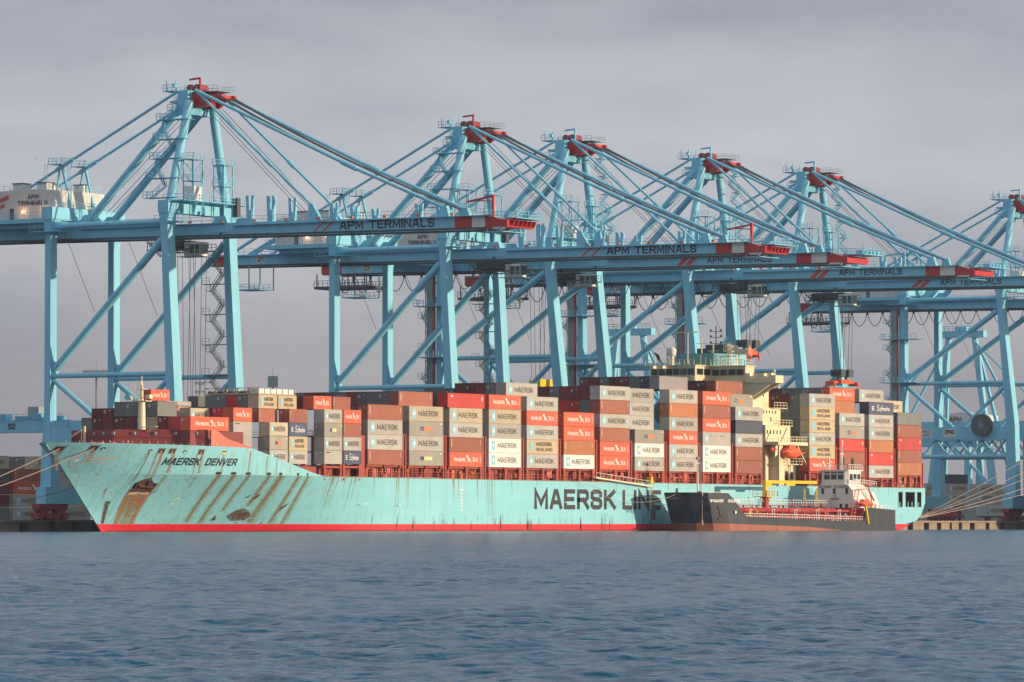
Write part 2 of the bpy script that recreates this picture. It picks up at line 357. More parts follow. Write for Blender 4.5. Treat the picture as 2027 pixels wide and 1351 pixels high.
# ================================================================== SETTING
# water: real waves in a fan in front of the camera, and a wide sheet around
def water_mat():
    m = bpy.data.materials.new('sea_water'); m.use_nodes = True; t = m.node_tree; b = t.nodes['Principled BSDF']
    b.inputs['Base Color'].default_value = (0.004, 0.068, 0.125, 1); b.inputs['Roughness'].default_value = 0.16; b.inputs['IOR'].default_value = 1.33; b.inputs['Specular Tint'].default_value = (0.58, 0.78, 0.92, 1); b.inputs['Specular IOR Level'].default_value = 0.18
    tcn = N('ShaderNodeTexCoord', t); l = t.links.new
    prev = None
    for sx, scl, st, dist in (((1, 1, 1), 0.22, 1.0, 0.26), ((1, 1, 1), 0.9, 1.0, 0.45), ((1, 1, 1), 4.0, 1.0, 0.08)):
        mpn = N('ShaderNodeMapping', t); mpn.inputs['Rotation'].default_value = (0, 0, R(31.9)); mpn.inputs['Scale'].default_value = (0.8, 1.0, 1)
        nn = N('ShaderNodeTexNoise', t); nn.inputs['Scale'].default_value = scl; nn.inputs['Detail'].default_value = 3.0
        bp = N('ShaderNodeBump', t); bp.inputs['Strength'].default_value = st; bp.inputs['Distance'].default_value = dist
        l(tcn.outputs['Object'], mpn.inputs[0]); l(mpn.outputs[0], nn.inputs['Vector']); l(nn.outputs['Fac'], bp.inputs['Height'])
        if scl > .5:      # wind patches: ripples stronger in some areas than in others
            m3 = N('ShaderNodeMapping', t); m3.inputs['Rotation'].default_value = (0, 0, R(31.9)); m3.inputs['Scale'].default_value = (0.022, 0.05, 1); l(tcn.outputs['Object'], m3.inputs[0])
            n3 = N('ShaderNodeTexNoise', t); n3.inputs['Scale'].default_value = 1.0; n3.inputs['Detail'].default_value = 3.0; l(m3.outputs[0], n3.inputs['Vector'])
            r3 = N('ShaderNodeMapRange', t); r3.inputs[1].default_value = .35; r3.inputs[2].default_value = .65; r3.inputs[3].default_value = .35; r3.inputs[4].default_value = 1.0
            l(n3.outputs['Fac'], r3.inputs[0]); l(r3.outputs[0], bp.inputs['Strength'])
        if prev: l(prev.outputs[0], bp.inputs['Normal'])
        prev = bp
    l(prev.outputs[0], b.inputs['Normal'])
    return m
WATER = water_mat()
def make_water():
    rng = np.random.RandomState(3)
    d0 = 22.0; rows = [28.0]
    while rows[-1] < 1000: rows.append(rows[-1] + (max(0.075, rows[-1] * 0.00145) if rows[-1] < 190 else rows[-1] * 0.0034))
    rows = np.array(rows); nr = len(rows); na = 500
    base = math.pi / 2 - TH; ang = np.linspace(base + R(9), base - R(9), na)
    D, A = np.meshgrid(rows, ang, indexing='ij')
    X = -759.6 + D * np.cos(A); Y = -505.5 + D * np.sin(A); Z = np.zeros_like(X)
    dd = np.gradient(rows)[:, None]; da = D * (R(18) / na)
    for k in range(120):
        lam = 0.24 * (4.0 / 0.24) ** (rng.rand() ** 1.15); kk = 2 * math.pi / lam
        th = base + math.pi + 0.5 + rng.normal(0, 0.8); ph = rng.rand() * 6.283
        amp = 0.0028 * lam ** 0.80 * (0.5 + rng.rand()) * (1.0 if lam > 0.8 else 0.85)
        fade = np.clip((lam / np.maximum(dd, da) - 1.6) / 2.0, 0, 1)
        rr = np.where(fade.max(1) > 0)[0]
        if len(rr) == 0: continue
        n_ = rr[-1] + 1; phase = kk * (X[:n_] * math.cos(th) + Y[:n_] * math.sin(th)) + ph
        Z[:n_] += amp * fade[:n_] * (np.sin(phase) + 0.3 * np.cos(2 * phase))
    edge = np.minimum(1, np.minimum(np.arange(na), np.arange(na)[::-1]) / 12.0)[None, :]
    Z = Z * edge * np.clip(np.arange(nr) / 10.0, 0, 1)[:, None] * np.clip(np.arange(nr)[::-1] / 10.0, 0, 1)[:, None]
    n = nr * na
    co = np.stack([X, Y, Z], -1).reshape(-1, 3)
    idx = np.arange(n).reshape(nr, na)
    f = np.stack([idx[:-1, :-1], idx[:-1, 1:], idx[1:, 1:], idx[1:, :-1]], -1).reshape(-1, 4)
    me = bpy.data.meshes.new('water')
    me.vertices.add(n); me.vertices.foreach_set('co', co.ravel())
    me.loops.add(f.size); me.loops.foreach_set('vertex_index', f.ravel())
    me.polygons.add(len(f)); me.polygons.foreach_set('loop_start', np.arange(0, f.size, 4)); me.polygons.foreach_set('loop_total', np.full(len(f), 4))
    me.polygons.foreach_set('use_smooth', np.ones(len(f), bool)); me.update(); me.validate()
    me.materials.append(WATER); o = bpy.data.objects.new('water', me); COL.objects.link(o); o['kind'] = 'structure'
    m = MB(); a0, a1 = base + R(9), base - R(9) + 2 * math.pi      # flat water all round the wave fan, meeting its edges
    def ring(r0, r1, b0, b1, n_):
        for k in range(n_):
            t0 = b0 + (b1 - b0) * k / n_; t1 = b0 + (b1 - b0) * (k + 1) / n_; P = lambda r, t: (-759.6 + r * math.cos(t), -505.5 + r * math.sin(t), 0.0)
            m.add([P(r0, t0), P(r1, t0), P(r1, t1), P(r0, t1)] if r0 > 0 else [P(0, 0), P(r1, t0), P(r1, t1)], [(0, 1, 2, 3)] if r0 > 0 else [(0, 1, 2)])
    ring(0, rows[0], a1 - 2 * math.pi, a1, 40); ring(rows[0], rows[-1], a0, a1, 40); ring(rows[-1], 9000, a1 - 2 * math.pi, a1, 40)
    w = m.build('water', WATER); w['kind'] = 'structure'
make_water()
# quay: apron slab, wall with piers and recesses
QZ = 2.2
q = MB().box(-1500, 6000, 36.2, 6000, -2, QZ).build('quay_apron', asphalt); q['kind'] = 'structure'
m = MB(); m.box(-700, 900, 33.6, 36.15, 1.75, QZ + 0.004)
wcap = m.build('quay_coping', concrete); wcap['kind'] = 'structure'
m = MB(); u = -330.0
while u < 640:
    a = u + random.uniform(3.8, 6.4); m.box(u, a, 34.0, 36.1, -2.0, 1.745)
    u = a + random.uniform(1.2, 3.4)
w_ = m.build('quay_wall', concrete); w_['kind'] = 'structure'
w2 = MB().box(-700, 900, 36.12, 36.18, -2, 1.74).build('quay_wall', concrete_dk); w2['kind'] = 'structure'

# ================================================================== QUAY CRANES
CO = (0, 38.0, QZ)     # crane origin: x at its middle, y at the waterside rail, z on the quay
def gz(w): return 57.45 + w * 0.009      # underside of girder and boom
GH = 2.25                                # girder depth
def crane(kind):
    A = kind == 'A'
    hs = 10.4 if A else 9.9              # half spacing of the leg frames
    t = thing('gantry_crane', 'tbd', 'crane', (0, 38.0, QZ), 'ship to shore cranes along the quay')
    def P(name, mb, mat, par=None, smooth=False): return mb.build(name, mat, par or t, CO, smooth)
    LW, WW = 66.8, 38.3
    knee_w = 36.7 if A else 35.3; kz = 27.0
    for sx in (-1, 1):
        x = sx * hs
        # landside leg
        m = MB()
        m.frus((x, LW, 17), (2.6, 2.2), (x, LW, 22), (2.1, 1.5)).frus((x, LW, 22), (2.1, 1.5), (x, LW, 57.2), (2.1, 1.4)).frus((x, LW, 57.2), (2.1, 1.4), (x, LW - 0.3, 61.5), (2.9, 2.0)).frus((x, LW, 8.6), (3.0, 2.6), (x, LW, 17), (2.6, 2.2))
        P('leg', m, crane_blue)
        m = MB()
        ww = 1.5 if A else 1.45
        m.frus((x, knee_w, kz), (2.6, 2.5 if not A else 2.0), (x, WW, 57.2), (2.5, ww)).frus((x, WW, 57.2), (2.5, ww), (x, WW + .1, 62.0), (2.9, 2.1)).frus((x, knee_w, 8.6), (3.0, 3.0), (x, knee_w, kz), (2.6, 2.5 if not A else 2.0))
        P('leg', m, crane_blue)
        # side frame: portal beam, tie, braces
        pz0, pz1 = (17.5, 20.2) if A else (23.4, 26.7)
        P('portal_beam', MB().box(x - 1.1, x + 1.1, knee_w + 1.2, LW - 1.0, pz0, pz1), crane_blue)
        tz = 30.6 if A else 38.2
        w_at = lambda z: knee_w + (WW - knee_w) * (z - kz) / (57.2 - kz)
        P('tie_tube', MB().tube((x, w_at(tz) + .6, tz), (x, LW - .6, tz), .52, 12), crane_blue, smooth=False)
        P('tie_tube', MB().tube((x, WW + .8, 60.2), (x, LW - .8, 60.2), .6, 12), crane_blue)
        m = MB().tube((x, LW - 1.0, tz + 1.2), (x, WW + 1.3, 56.8), .74, 14); m.frus((x, LW - 1.1, tz - .3), (1.0, 1.2), (x, LW - 1.4, tz + 2.8), (.8, .5))
        P('diagonal_brace', m, crane_blue)
        mid = 51.0
        m = MB().tube((x, LW - .8, tz - .8), (x, mid + 1.6, pz1), .55, 10).tube((x, w_at(tz) + .8, tz - .8), (x, mid - 1.6, pz1), .55, 10)
        P('knee_brace', m, crane_blue)
        if not A:
            m = MB().tube((x, LW - 1, 19.0), (x, knee_w + 1.2, 19.0), .55, 10)
            for a, b in ((LW - 2, 57.5), (57.5, mid), (mid, 44), (44, knee_w + 2)):
                m.tube((x, a, pz0 if a in (LW - 2, mid) or True else 19), (x, (a + b) / 2, 19.4), .32, 8).tube((x, (a + b) / 2, 19.4), (x, b, pz0), .32, 8)
            P('lower_truss', m, crane_blue)
        m = MB().rail((x - 1, knee_w + 2, pz1), (x - 1, LW - 2, pz1)); P('handrail', m, crane_blue_b)
    for w, ww in ((LW, 2.4), (knee_w, 2.6)):
        P('sill_beam', MB().box(-hs - 3, hs + 3, w - ww / 2 - .02, w + ww / 2 + .02, 5.4, 8.7), crane_blue)
        for sx in (-1, 1):
            m = MB(); c = sx * hs
            m.box(c - 4.6, c + 4.6, w - .9, w + .9, 4.4, 5.38)
            for d in (-2.6, 2.6):
                m.frus((c + d, w, 3.0), (1.0, 1.3), (c + d, w, 4.4), (3.6, 1.5)).box(c + d - 2.3, c + d + 2.3, w - .7, w + .7, 2.9, 3.6)
                for e in (-1.3, 1.3):
                    m.box(c + d + e - 1.0, c + d + e + 1.0, w - .95, w + .95, 2.45, 3.2)
                    for g in (-.5, .5): m.tube((c + d + e + g, w - .5, 2.62), (c + d + e + g, w + .5, 2.62), .4, 10)
            P('bogie', m, crane_darkred)
    # upper cross beams between the frames
    P('cross_beam', MB().box(-hs - 1.6, hs + 1.6, LW - 1.5, LW + 1.2, 61.4, 64.0), crane_blue)
    P('cross_beam', MB().box(-hs - 1.6, hs + 1.6, WW - 1.2, WW + 1.3, 61.9, 64.3), crane_blue)
    # twin girders and boom
    ends = (106.0 if A else 104.5)
    def seg(w0, w1, mat, name, x0, x1, dz=0.0):
        m = MB(); a, b = gz(w0), gz(w1)
        m.add([(x0, w0, a + dz), (x1, w0, a + dz), (x1, w1, b + dz), (x0, w1, b + dz), (x0, w0, a + GH), (x1, w0, a + GH), (x1, w1, b + GH), (x0, w1, b + GH)],
              [(0, 3, 2, 1), (4, 5, 6, 7), (0, 1, 5, 4), (1, 2, 6, 5), (2, 3, 7, 6), (3, 0, 4, 7)])
        return P(name, m, mat)
    xs = ((-4.3, -3.1), (3.1, 4.3))
    wr = (-23.9, -27.8, -30.7) if A else (-20.0, -23.7, -27.4)
    for x0, x1 in xs:
        seg(30.4, ends - 7.0, crane_blue, 'main_girder', x0, x1)
        seg(ends - 7.0, ends - 1.5, crane_red, 'girder_end', x0, x1)
        seg(wr[0], 29.8, crane_blue, 'boom_girder', x0, x1)
        seg(wr[1], wr[0], crane_red, 'boom_warning_band', x0, x1)
        seg(wr[2], wr[1], white_p, 'boom_warning_band', x0, x1)
        a = wr[2]; m = MB(); g0 = gz(a)
        m.prism([(a, g0), (a, g0 + GH), (a - .6, g0 + GH), (a - 3.6, g0 + 1.3), (a - 4.2, g0 + 1.3), (a - 4.2, g0)], 'x', x0, x1)
        P('boom_tip', m, crane_red)
        # rail flange below, maintenance ledge
        xa, xb = (x0 - .35 if x0 < 0 else x0 - .1), (x1 + .1 if x0 < 0 else x1 + .35); wa, wb = wr[2], ends - 2
        P('trolley_rail', MB().add([(xa, wa, gz(wa) - .3), (xb, wa, gz(wa) - .3), (xb, wb, gz(wb) - .3), (xa, wb, gz(wb) - .3), (xa, wa, gz(wa) - .02), (xb, wa, gz(wa) - .02), (xb, wb, gz(wb) - .02), (xa, wb, gz(wb) - .02)], [(0, 3, 2, 1), (4, 5, 6, 7), (0, 1, 5, 4), (1, 2, 6, 5), (2, 3, 7, 6), (3, 0, 4, 7)]), steel_dark)
    a = wr[2] - 4.2
    m = MB().box(-4.8, 4.8, a - 1.0, a, gz(a) - .1, gz(a) + 1.3)
    if A:
        for k in range(6): m.frus((-3.6 + 1.5 * k, a - 1.4, gz(a) + .1), (.3, .3), (-3.6 + 1.5 * k, a - 1.6, gz(a) + 1.2), (.3, 1.0))
    P('boom_end_beam', m, crane_red)
    for w in (96, 84, 72, 60, 46, 20, 4, -12): P('girder_tie', MB().box(-3.1, 3.1, w - .4, w + .4, gz(w) + .5, gz(w) + 1.6), crane_blue)
    m = MB()
    for w0, w1 in ((68, ends - 2), (29, 64), (wr[2] - 2, 27)):
        m.rail((-5.1, w0, gz(w0) + GH), (-5.1, w1, gz(w1) + GH), 1.15, 2.4, .05); m.rail((5.1, w0, gz(w0) + GH), (5.1, w1, gz(w1) + GH), 1.15, 2.4, .05)
        m.box(-5.1, -4.35, w0, w1, gz(w0) + GH - .1, gz(w0) + GH); m.box(4.35, 5.1, w0, w1, gz(w0) + GH - .1, gz(w0) + GH)
    P('girder_walkway', m, crane_blue_b)
    # tip platform with davit
    m = MB(); b = a - (3.0 if A else 5.0)
    m.box(-4.6, 4.6, b, a - .2, gz(a) + 1.5, gz(a) + 1.65).box(-4, 4, a + .5, a + 4.5, gz(a) - .9, gz(a) - .75)
    for x in (-4.5, 4.5): m.rail((x, b, gz(a) + 1.65), (x, a + 3, gz(a) + 1.65), 1.2, 1.4, .06).bar((x * .85, a + 1, gz(a)), (x * .85, a + 1, gz(a) - .8), .15).bar((x * .85, a + 4, gz(a)), (x * .85, a + 4, gz(a) - .8), .15)
    m.rail((-4.6, b, gz(a) + 1.65), (4.6, b, gz(a) + 1.65), 1.2, 1.4, .06)
    for k in range(4): m.bar((-3.5 + 2.2 * k, b + .8, gz(a) + 1.6), (-3.5 + 2.2 * k, b + .8, gz(a) + 3.6), .12)
    if not A:
        for k in range(5): m.box(-3.8 + 1.7 * k, -2.9 + 1.7 * k, b + .8, b + 2.4, gz(a) + 1.66, gz(a) + 2.5)
    P('tip_platform', m, crane_blue_b)
    if A: m = MB().bar((-3, a + 3.2, gz(a) + GH), (-3, a + 3.2, gz(a) + 6.2), .45).bar((-3, a + 3.2, gz(a) + 5.9), (-3, a + 9.0, gz(a) + 5.0), .35).bar((-3, a + 3.2, gz(a) + 4.9), (-3, a + 7.0, gz(a) + 5.2), .2).build('jib_davit', crane_red, t, CO)
    else: m = MB().bar((-3, a + 17.5, gz(a) + GH), (-3, a + 17.5, gz(a) + 5.6), .4).bar((-3, a + 17.5, gz(a) + 5.4), (-3, a + 22, gz(a) + 5.1), .4).build('jib_davit', crane_blue, t, CO)
    # boom stay rests and hinge brackets
    for w, hh in (((23.5, 5.2), (18.6, 5.0), (3.8, 3.2), (-0.8, 2.4), (-15.6, 2.6)) if A else ((20, 3.0), (12, 2.4), (2, 3.0), (-9, 2.6))):
        for x in (-3.7, 3.7):
            m = MB()
            for d in (-.55, .55): m.bar((x, w + d * .8, gz(w) + GH), (x, w + d * 1.2, gz(w) + GH + hh), .5)
            m.box(x - .4, x + .4, w - .6, w + .6, gz(w) + GH, gz(w) + GH + hh * .45)
            P('stay_rest', m, crane_blue)
    for x in (-3.7, 3.7):
        P('stay_bracket', MB().frus((x, 8.2, gz(8) + GH), (1.0, 3.0), (x, 9.2, gz(8) + GH + 3.2), (.7, .9)), crane_blue)
        P('stay_bracket', MB().frus((x, -21.3, gz(-21) + GH), (1.0, 2.6), (x, -21.3, gz(-21) + GH + 2.0), (.9, 1.3)), crane_blue)
        P('boom_hinge', MB().frus((x, 30.2, gz(30) + .4), (1.5, 5.0), (x, 30.2, gz(30) + 3.6), (1.3, 2.4)), crane_blue)
    # A-frame
    top_w = 38.0
    for sx in (-1, 1):
        P('frame_tube', MB().tube((sx * 9.4, 38.5, 64.2), (sx * 3.8, top_w, 84.2), 0.92, 16, .86), crane_blue, smooth=False)
        m = MB().tube((sx * 3.8, 63.8, gz(64) + GH - .3), (sx * 3.7, 40.0, 83.2), .78, 14); m.frus((sx * 3.8, 63.9, gz(64) + GH), (1.6, 3.0), (sx * 3.8, 62.6, gz(64) + GH + 2.4), (1.2, 1.2))
        P('frame_tube', m, crane_blue)
        # backstay with a joint, then the tie down
        p0 = Vector((sx * 3.8, 94.0, gz(94) + GH)); p1 = Vector((sx * 3.8, 40.6, 86.3)); pj = p0.lerp(p1, .44); pk = p0.lerp(p1, .52)
        m = MB().tube(p0, pj, .28, 10).tube(pj, pk, .44, 10).tube(pk, p1, .29, 10); P('back_stay', m, crane_blue)
        # forestays
        q0 = Vector((sx * 4.2, 36.3, 86.2))
        for tw, r, h0 in ((9.0, .27, 3.0), (-21.0, .34, 1.8)):
            q1 = Vector((sx * 3.9, tw, gz(tw) + GH + h0)); j1 = q0.lerp(q1, .60); j2 = q0.lerp(q1, .66)
            sag = Vector((0, 0, -.5 if tw < 0 else 0))
            m = MB().tube(q0, j1 + sag, r, 8).tube(j1 + sag, j2 + sag, r * 1.5, 8).tube(j2 + sag, q1, r, 8); P('fore_stay', m, crane_blue)
    # ropes above the boom
    m = MB()
    for x in (-2.6, -1.9, -1.2, 1.2, 1.9, 2.6):
        m = MB(); pts = [Vector((x, 32.5, 85.2)).lerp(Vector((x, -21.5, gz(-21) + GH + 1.6)), k / 6) + Vector((0, 0, -1.1 * (k / 6) * (1 - k / 6) * 4)) for k in range(7)]
        m.path(pts, .09, 5); P('boom_hoist_rope', m, cable_m)
    for x in (-3.0, -1.4, 1.4, 3.0):
        P('guy_rope', MB().path([(x, 35, 83), (x, 12, gz(10) + GH + 2)], .06, 4), cable_m); P('guy_rope', MB().path([(x, 40.5, 81), (x, 62, gz(60) + GH + 3)], .06, 4), cable_m)
    for sx in (-1, 1): P('slack_cable', MB().path([(sx * hs, 64, 60.0), (sx * hs, 56, 43)], .05, 4), cable_m)
    # red head
    prof = [(41.0, 85.9), (36.1, 85.9), (35.8, 85.3), (33.3, 85.4), (31.2, 85.3), (31.2, 84.9), (33.3, 84.3), (35.1, 83.0), (37.7, 82.9), (39.4, 83.9), (41.0, 84.2)]
    m = MB(); m.prism(prof, 'x', -2.6, -1.8).prism(prof, 'x', 1.8, 2.6)
    m.box(-1.8, 1.8, 38.0, 40.6, 84.2, 85.8); m.box(-1.8, 1.8, 35.4, 37.0, 83.3, 85.2); m.box(-1.8, 1.8, 31.8, 32.8, 84.6, 85.3)
    m.box(-3.6, -2.6, 37.0, 38.6, 83.4, 84.6).box(2.6, 3.6, 37.0, 38.6, 83.4, 84.6)
    P('head_frame', m, crane_red)
    m = MB().box(-3.4, 3.4, 41.0, 43.0, 84.0, 84.4).box(-3.4, 3.4, 40.8, 44.6, 86.3, 86.45).frus((0, 39.6, 81.6), (8.4, 2.6), (0, 39.4, 86.3), (8.2, 2.4))
    for z, w0, w1 in ((86.45, 40.9, 44.6), (82.6, 38.8, 43.4)):
        for x in (-3.6, 3.6): m.rail((x, w0, z), (x, w1, z), 1.2, 1.0, .05)
        m.rail((-3.6, w1, z), (3.6, w1, z), 1.2, 1.2, .05); m.box(-3.65, 3.65, w0, w1, z - .12, z)
    for x, w in ((-3.2, 44.0), (-2, 42.6), (-.5, 43.6), (2, 43)): m.bar((x, w, 86.4), (x, w, 88.6), .12)
    m.box(-2.9, -2.3, 42.2, 42.9, 87.2, 87.9)
    P('head_platform', m, crane_blue_b)
    for w in (39.6, 37.9):
        m = MB().tube((-1.5, w, 86.9), (1.5, w, 86.9), .8, 14)
        for x in (-1.9, 1.6): m.frus((x + .15, w, 85.9), (.3, 1.5), (x + .15, w, 87.3), (.3, .5))
        P('rope_sheave', m, crane_darkred)
    m = MB(); dv = crane_red if A else crane_blue
    m.bar((-1.6, 37.0, 85.9), (-1.6, 37.0, 88.9), .34).bar((-1.6, 36.9, 88.8), (-1.6, 39.6, 88.6), .34)
    P('head_davit', m, dv)
    m = MB(); m.box(-2.8, 2.8, 32.0, 40.8, 85.95, 86.02)
    for x in (-2.8, 2.8): m.rail((x, 32, 86.0), (x, 40.8, 86.0), 1.1, 1.2, .045)
    m.rail((-2.8, 32, 86.0), (2.8, 32, 86.0), 1.1, 1.3, .045)
    P('head_handrail', m, steel_grey)
    # backstay support towers
    for x in (-3.8, 3.8):
        m = MB(); m.bar((x, 66.8, 64), (x, 69.3, 73.2), .42).bar((x, 71.3, 62), (x, 69.6, 73.2), .3).box(x - 1.3, x + 1.3, 68.4, 71.6, 72.9, 73.05)
        for a2, b2 in (((x - 1.3, 68.4), (x - 1.3, 71.6)), ((x + 1.3, 68.4), (x + 1.3, 71.6)), ((x - 1.3, 68.4), (x + 1.3, 68.4)), ((x - 1.3, 71.6), (x + 1.3, 71.6))): m.rail((*a2, 73.0), (*b2, 73.0), 1.2, 1.2, .05)
        for d in (71.6, 72.3): m.bar((x - 1.5, d, 64), (x - 1.5, d, 73.2), .07)
        for k in range(16): m.bar((x - 1.5, 71.6, 64.4 + k * .55), (x - 1.5, 72.3, 64.4 + k * .55), .05)
        P('stay_support', m, crane_blue_b)
    # machinery house
    m = MB(); zb = 62.0 if A else 61.3; h0, h1 = 67.5, (84.0 if A else 83.0)
    m.prism([(h0, zb), (h0, zb + 5.6), ((h0 + h1) / 2, zb + 6.1), (h1, zb + 5.6), (h1, zb)], 'x', -8.0, 8.0)
    hw = P('house_wall', m, house_white)
    m = MB()
    for k in range(27): m.box(-8.03 , 8.03, h0 + .3 + k * .6, h0 + .36 + k * .6, zb + .2, zb + 5.5) if False else None
    for k in range(24): m.box(-8.06, -8.0, h0 + .5 + k * .66, h0 + .58 + k * .66, zb + .1, zb + 5.5)
    for k in range(23): m.box(-7.6 + .66 * k, -7.52 + .66 * k, h0 - .06, h0, zb + .1, zb + 5.5)
    m.build('cladding_rib', house_white, hw, CO)
    for x, w in ((-5.5, 72), (-5.5, 78), (0, 75), (4, 70)):
        ru = P('roof_unit', MB().box(x - 1.2, x + 1.2, w - 1.2, w + 1.2, zb + 5.5, zb + 7.2), white_p)
        MB().box(x - 1.4, x + 1.4, w - 1.4, w + 1.4, zb + 7.2, zb + 7.4).build('unit_cap', steel_dark, ru, CO)
    m = MB().box(-9.6, 9.6, h0 - 1.4, h1 + 1.6, zb - .9, zb - .05).box(-8, 8, h0 + 1, h1 - 1, zb - 1.8, zb - .9)
    m.rail((-9.5, h0 - 1.3, zb), (-9.5, h1 + 1.5, zb), 1.2, 1.6, .06).rail((-9.5, h1 + 1.5, zb), (9.5, h1 + 1.5, zb), 1.2, 1.6, .06).rail((-9.5, h0 - 1.3, zb), (9.5, h0 - 1.3, zb), 1.2, 1.6, .06)
    m.rail((-7.9, h0 + .1, zb + 5.7), (-7.9, h1 - .1, zb + 5.7), 1.1, 1.6, .05).rail((-7.9, h0 + .1, zb + 5.7), (7.9, h0 + .1, zb + 5.7), 1.1, 1.6, .05)
    P('house_platform', m, crane_blue_b)
    P('house_door', MB().box(-8.12, -8.07, h0 + 10.4, h0 + 11.4, zb + .05, zb + 2.2), steel_dark)
    m = MB(); put_text(m, 'APM', .9, front_fn(-8.14, h0 + 6.9, zb + 4.0), .18, gap=.15); put_text(m, 'TERMINALS', .9, front_fn(-8.14, h0 + 9.4, zb + 2.75), .18, width=7.4, gap=.11)
    P('house_lettering', m, black_t)
    m = MB()
    for dz in (0, -1.5): m.add([(-8.14, 83.4 - .2, zb + 3.0 + dz), (-8.14, 83.4 - .2, zb + 3.6 + dz), (-8.14, 79.2 + (dz < 0) * 1.0, zb + 5.0 + dz + (dz < 0) * -.2), (-8.14, 79.2 + (dz < 0) * 1.0, zb + 4.2 + dz)], [(0, 1, 2, 3)])
    P('house_stripe', m, red_stripe)
    if A:
        for w in (70.2, 75.4):
            lm = P('wall_lamp', MB().box(-8.5, -8.2, w - .2, w + .2, zb + 1.3, zb + 1.6), lamp_m)
            ld_ = bpy.data.lights.new('lamp_light', 'POINT'); ld_.energy = 60; ld_.color = (1.0, 0.42, 0.16); ld_.shadow_soft_size = .3
            lo = bpy.data.objects.new('lamp_light', ld_); COL.objects.link(lo); lo.parent = lm; lo.location = (-9.0 - CO[0], w - CO[1], zb + 1.5 - CO[2])
    # boom lettering and stripes
    m = MB()
    if A:
        w0 = 2.2; put_text(m, 'APM TERMINALS', 1.68, lambda x, y, i: (-4.312 - i * .004, w0 - x, gz(w0 - x) + .28 + y), .215, width=21.6, gap=.12)
    else:
        w0 = 1.9; put_text(m, 'APM TERMINALS', 1.45, lambda x, y, i: (-4.312 - i * .004, w0 - x, gz(w0 - x) + .42 + y), .2, width=16.0, gap=.16)
    P('boom_lettering', m, navy_t)
    m = MB()
    for k in range(2):
        if A: ws, wd, sl = 8.4 - 2.15 * k, .62, 2.6
        else: ws, wd, sl = 9.6 - 2.0 * k, 1.5, 2.3
        m.add([(-4.312, ws, gz(ws) + .06), (-4.312, ws - wd, gz(ws) + .06), (-4.312, ws - wd - sl, gz(ws) + GH - .06), (-4.312, ws - sl, gz(ws) + GH - .06)], [(0, 1, 2, 3)])
    P('boom_stripe', m, red_stripe)
    P('number_plate', MB().box(-4.33, -4.305, 89.4, 91.6, gz(90) + .35, gz(90) + 1.9), white_p)
    # floodlights
    for k in range(12 if A else 8):
        w = 60 - k * 7.6; P('floodlight', MB().box(-4.9, -4.5, w - .35, w + .35, gz(w) + GH + .05, gz(w) + GH + .5), org_logo if A else orange)
    # upper lattice platforms on the waterside beam
    for x, z1 in ((-5.6, 72.5), (4.6, 72.0)):
        m = MB()
        for dx in (-1.5, 1.5):
            for dw in (-1.2, 1.2): m.bar((x + dx, 35.8 + dw, 62), (x + dx, 35.8 + dw, z1), .2)
        for z in (z1, z1 - 4.2):
            m.box(x - 1.8, x + 1.8, 34.4, 37.2, z - .1, z)
            m.rail((x - 1.8, 34.4, z), (x + 1.8, 34.4, z), 1.2, 1.2, .05).rail((x - 1.8, 37.2, z), (x + 1.8, 37.2, z), 1.2, 1.2, .05).rail((x - 1.8, 34.4, z), (x - 1.8, 37.2, z), 1.2, 1.2, .05)
        for z in np.arange(63.2, z1 - 2, 2.2): m.bar((x - 1.5, 34.6, z), (x + 1.5, 34.6, z + 2.2), .12).bar((x - 1.5, 34.6, z), (x - 1.5, 37, z + 2.2), .12)
        P('service_tower', m, crane_blue_b)
    m = MB().box(-7.2, -4.2, 34.6, 36.7, 64.4, 67.2); P('electrical_cabin', m, white_p)
    m = MB().box(6.2, 7.4, 33.6, 35.0, 61.8, 65.6); P('vent_cabinet', m, steel_dark)
    m = MB().box(-11, 11, 34.0, 37.0, 64.2, 64.35)
    m.rail((-11, 34, 64.3), (11, 34, 64.3), 1.2, 1.6, .06).rail((-11, 34, 64.3), (-11, 39, 64.3), 1.2, 1.6, .06).rail((-11.6, LW - 1.5, 64.0), (11.6, LW - 1.5, 64.0), 1.2, 1.6, .06).rail((-11.6, LW - 1.5, 64.0), (-11.6, LW + 1.2, 64.0), 1.2, 1.6, .06)
    m.box(-12.6, -9, 34.2, 37.0, 60.0, 60.15).rail((-12.6, 34.2, 60.1), (-9, 34.2, 60.1), 1.2, 1.2, .06).rail((-12.6, 34.2, 60.1), (-12.6, 40.0, 60.1), 1.2, 1.2, .06)
    m.box(-12.6, -9, 63.0, 70.5, 59.0, 59.15).rail((-12.6, 63, 59.1), (-12.6, 70.5, 59.1), 1.2, 1.2, .06)
    P('beam_walkway', m, crane_blue_b)
    # stairs
    def zig(name, x, w0, dw, z0, z1, step, w=.8):
        m = MB(); z = z0; k = 0
        while z < z1 - .1:
            zz = min(z + step, z1); a, b = (w0, w0 + dw) if k % 2 == 0 else (w0 + dw, w0)
            m.flight((x, a, z), (x, b, zz), w)
            e = b + (0.9 if b > min(w0, w0 + dw) + .1 else -.9)
            m.box(x - .7, x + .7, min(b, e), max(b, e), zz - .1, zz)
            m.rail((x - .7, min(b, e), zz), (x - .7, max(b, e), zz), 1.2, .9, .06)
            z = zz; k += 1
        return P(name, m, crane_blue_b if not A else steel_grey)
